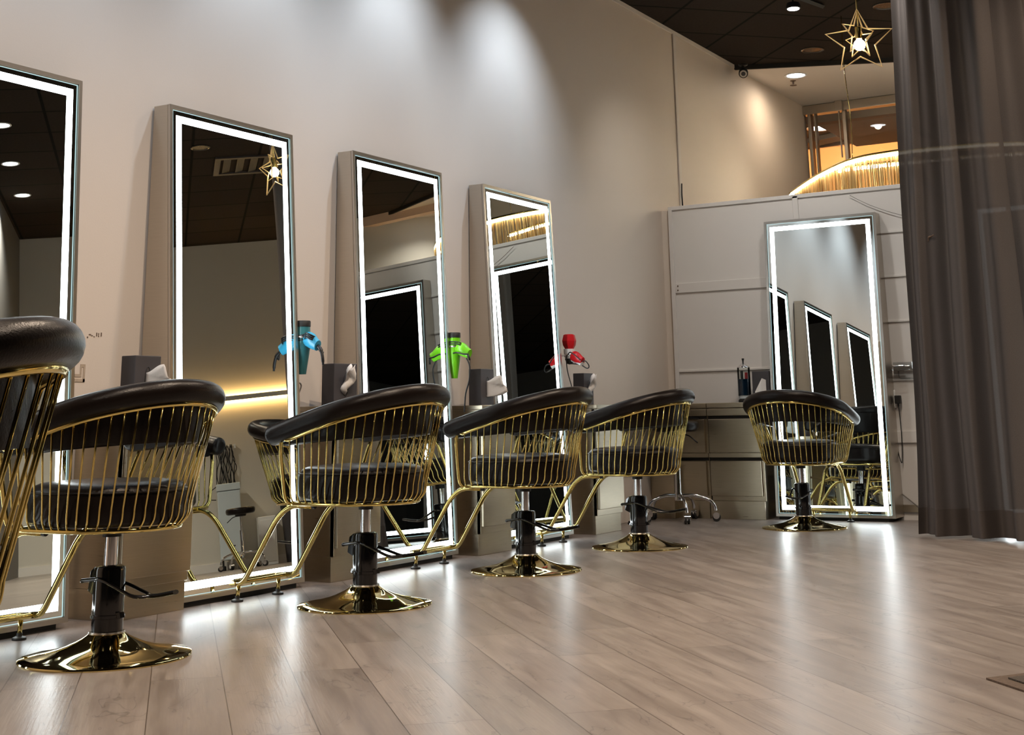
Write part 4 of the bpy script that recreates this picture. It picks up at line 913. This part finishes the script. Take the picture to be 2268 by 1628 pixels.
# ------------------------------------------------------------------ opposite wall, seen in the mirrors
U = Vector((1, -1, 0)).normalized(); NN = Vector((-1, -1, 0)).normalized()   # along wall, out of wall
def onA(x, z, out=0): return Vector((x, 16.7 - x, z)) + NN * out
t = thing('light_rail', 'grey rail on opposite wall glowing orange above and below, seen in mirror', 'light rail', (0, 0, 0))
def slab(bm, xa, xb, z0, z1, o0, o1): 
    a, b, c, d = onA(xa, 0, o0), onA(xb, 0, o0), onA(xb, 0, o1), onA(xa, 0, o1)
    poly(bm, [(a.x, a.y), (b.x, b.y), (c.x, c.y), (d.x, d.y)], z0, z1)
bm = newbm(); slab(bm, 1.6, 4.4, 2.045, 2.105, .055, .075); obj('rail_cover', bm, 'steelh', t)
bm = newbm(); slab(bm, 1.62, 4.38, 2.042, 2.108, .03, .05); obj('light_strip', bm, 'warmstrip', t)
t = thing('salon_machine', 'pale blue upright salon machine against opposite wall, seen in mirror', 'machine', (0, 0, 0))
bm = newbm(); slab(bm, 3.235, 3.43, .12, .93, .10, .30); obj('machine_body', bm, 'paleblue', t, bevel=.01)
bm = newbm(); slab(bm, 3.23, 3.435, .935, 1.02, .095, .305); obj('machine_lid', bm, 'paleblue', t, bevel=.008)
bm = newbm(); slab(bm, 3.30, 3.36, .27, .285, .301, .304); obj('machine_nameplate', bm, 'greybox', t)
bm = newbm(); 
for xx in (3.26, 3.41):
    for oo in (.13, .27): p = onA(xx, .0, oo); lathe(bm, [(0, 0), (.03, 0), (.03, .05), (.01, .06), (.01, .12), (0, .12)], 12, c=(p.x, p.y, 0))
obj('machine_caster', bm, 'rubber', t, smooth=40)
t = thing('cable_hook', 'white wall hook holding a bundle of dark cables above pale machine', 'hook', (0, 0, 0))
bm = newbm(); slab(bm, 3.24, 3.42, 1.485, 1.50, .002, .014); slab(bm, 3.405, 3.42, 1.44, 1.50, .002, .07); slab(bm, 3.24, 3.255, 1.45, 1.50, .002, .07); obj('hook_bar', bm, 'white', t)
bm = newbm(); rnd = random.Random(5)
for k in range(16):
    x = 3.27 + .125 * k / 15; pts = []
    for j in range(6): pts.append(onA(x + rnd.uniform(-.016, .016) + (x - 3.33) * .35 * j / 5, 1.50 - .47 * j / 5, .04 + rnd.uniform(0, .04)))
    tube(bm, catmull(pts, 4), .0055, 5)
tube(bm, catmull([onA(3.43, 1.0, .2), onA(3.50, .93, .2), onA(3.50, .86, .2), onA(3.44, .84, .2)], 5), .006, 5)
tag(obj('cable_bundle', bm, 'cable', t, smooth=180), None, None)
t = thing('white_cabinet', 'low white cabinet against the opposite wall, seen in the mirror', 'cabinet', (0, 0, 0))
bm = newbm(); slab(bm, 2.95, 3.10, .0, .57, .06, .42); obj('body', bm, 'white', t, bevel=.006)
bm = newbm(); slab(bm, 2.965, 3.085, .04, .53, .421, .428); obj('door', bm, 'white', t, bevel=.003)
t = thing('waste_bin', 'dark green bin beside the white cabinet, seen in the mirror', 'bin', (0, 0, 0))
p = onA(2.78, 0, .28); bm = newbm(); lathe(bm, [(0, 0), (.13, 0), (.16, .64), (0, .64)], 28, c=(p.x, p.y, 0)); obj('bin_body', bm, 'greybox', t, smooth=40)
bm = newbm(); lathe(bm, [(0, .64), (.165, .64), (.165, .67), (.12, .72), (0, .725)], 28, c=(p.x, p.y, 0)); obj('bin_lid', bm, 'rubber', t, smooth=40)

# ------------------------------------------------------------------ real size, camera, render settings
for o in list(bpy.data.objects):
    if o.parent is None and o.type in ('MESH', 'EMPTY'):
        o.location = o.location * K; o.scale = (K, K, K)
    elif o.type == 'LIGHT':
        if o.parent is None: o.location = o.location * K
for l in bpy.data.lights:
    l.energy *= K * K * 1.0
cam = bpy.data.cameras.new('camera'); co = bpy.data.objects.new('camera', cam); COL.objects.link(co); bpy.context.scene.camera = co
f, px, py = 2970.08, 1151.381, 166.377
r = Vector((0.8612210113198148, 0.5079416256740849, -0.01713693580671215)); u = Vector((0.13946596921904778, -0.20377294113203828, 0.969033452411314)); fw = Vector((-0.48872038333904916, 0.8369419892501311, 0.2463341095726821))
mx = Matrix((r, u, -fw)).transposed().to_4x4(); mx.translation = Vector((0, 0, .78 * K)); co.matrix_world = mx
cam.sensor_fit = 'HORIZONTAL'; cam.sensor_width = 36.; cam.lens = f / 2268 * 36.
cam.shift_x = (1134 - px) / 2268; cam.shift_y = (py - 814) / 2268; cam.clip_start = .05; cam.clip_end = 100
s = bpy.context.scene
s.view_settings.view_transform = 'Standard'; s.view_settings.look = 'None'; s.view_settings.gamma = 1.; s.view_settings.exposure = 0.8
s.view_settings.use_curve_mapping = False
w = bpy.data.worlds.new('world'); s.world = w; w.use_nodes = True
bg = w.node_tree.nodes['Background']; bg.inputs[0].default_value = (1., .88, .76, 1); bg.inputs[1].default_value = .02
c = s.cycles; c.max_bounces = 10; c.diffuse_bounces = 4; c.glossy_bounces = 8; c.transmission_bounces = 6; c.transparent_max_bounces = 8
c.sample_clamp_indirect = 6.; c.caustics_reflective = False; c.caustics_refractive = False; c.use_denoising = True
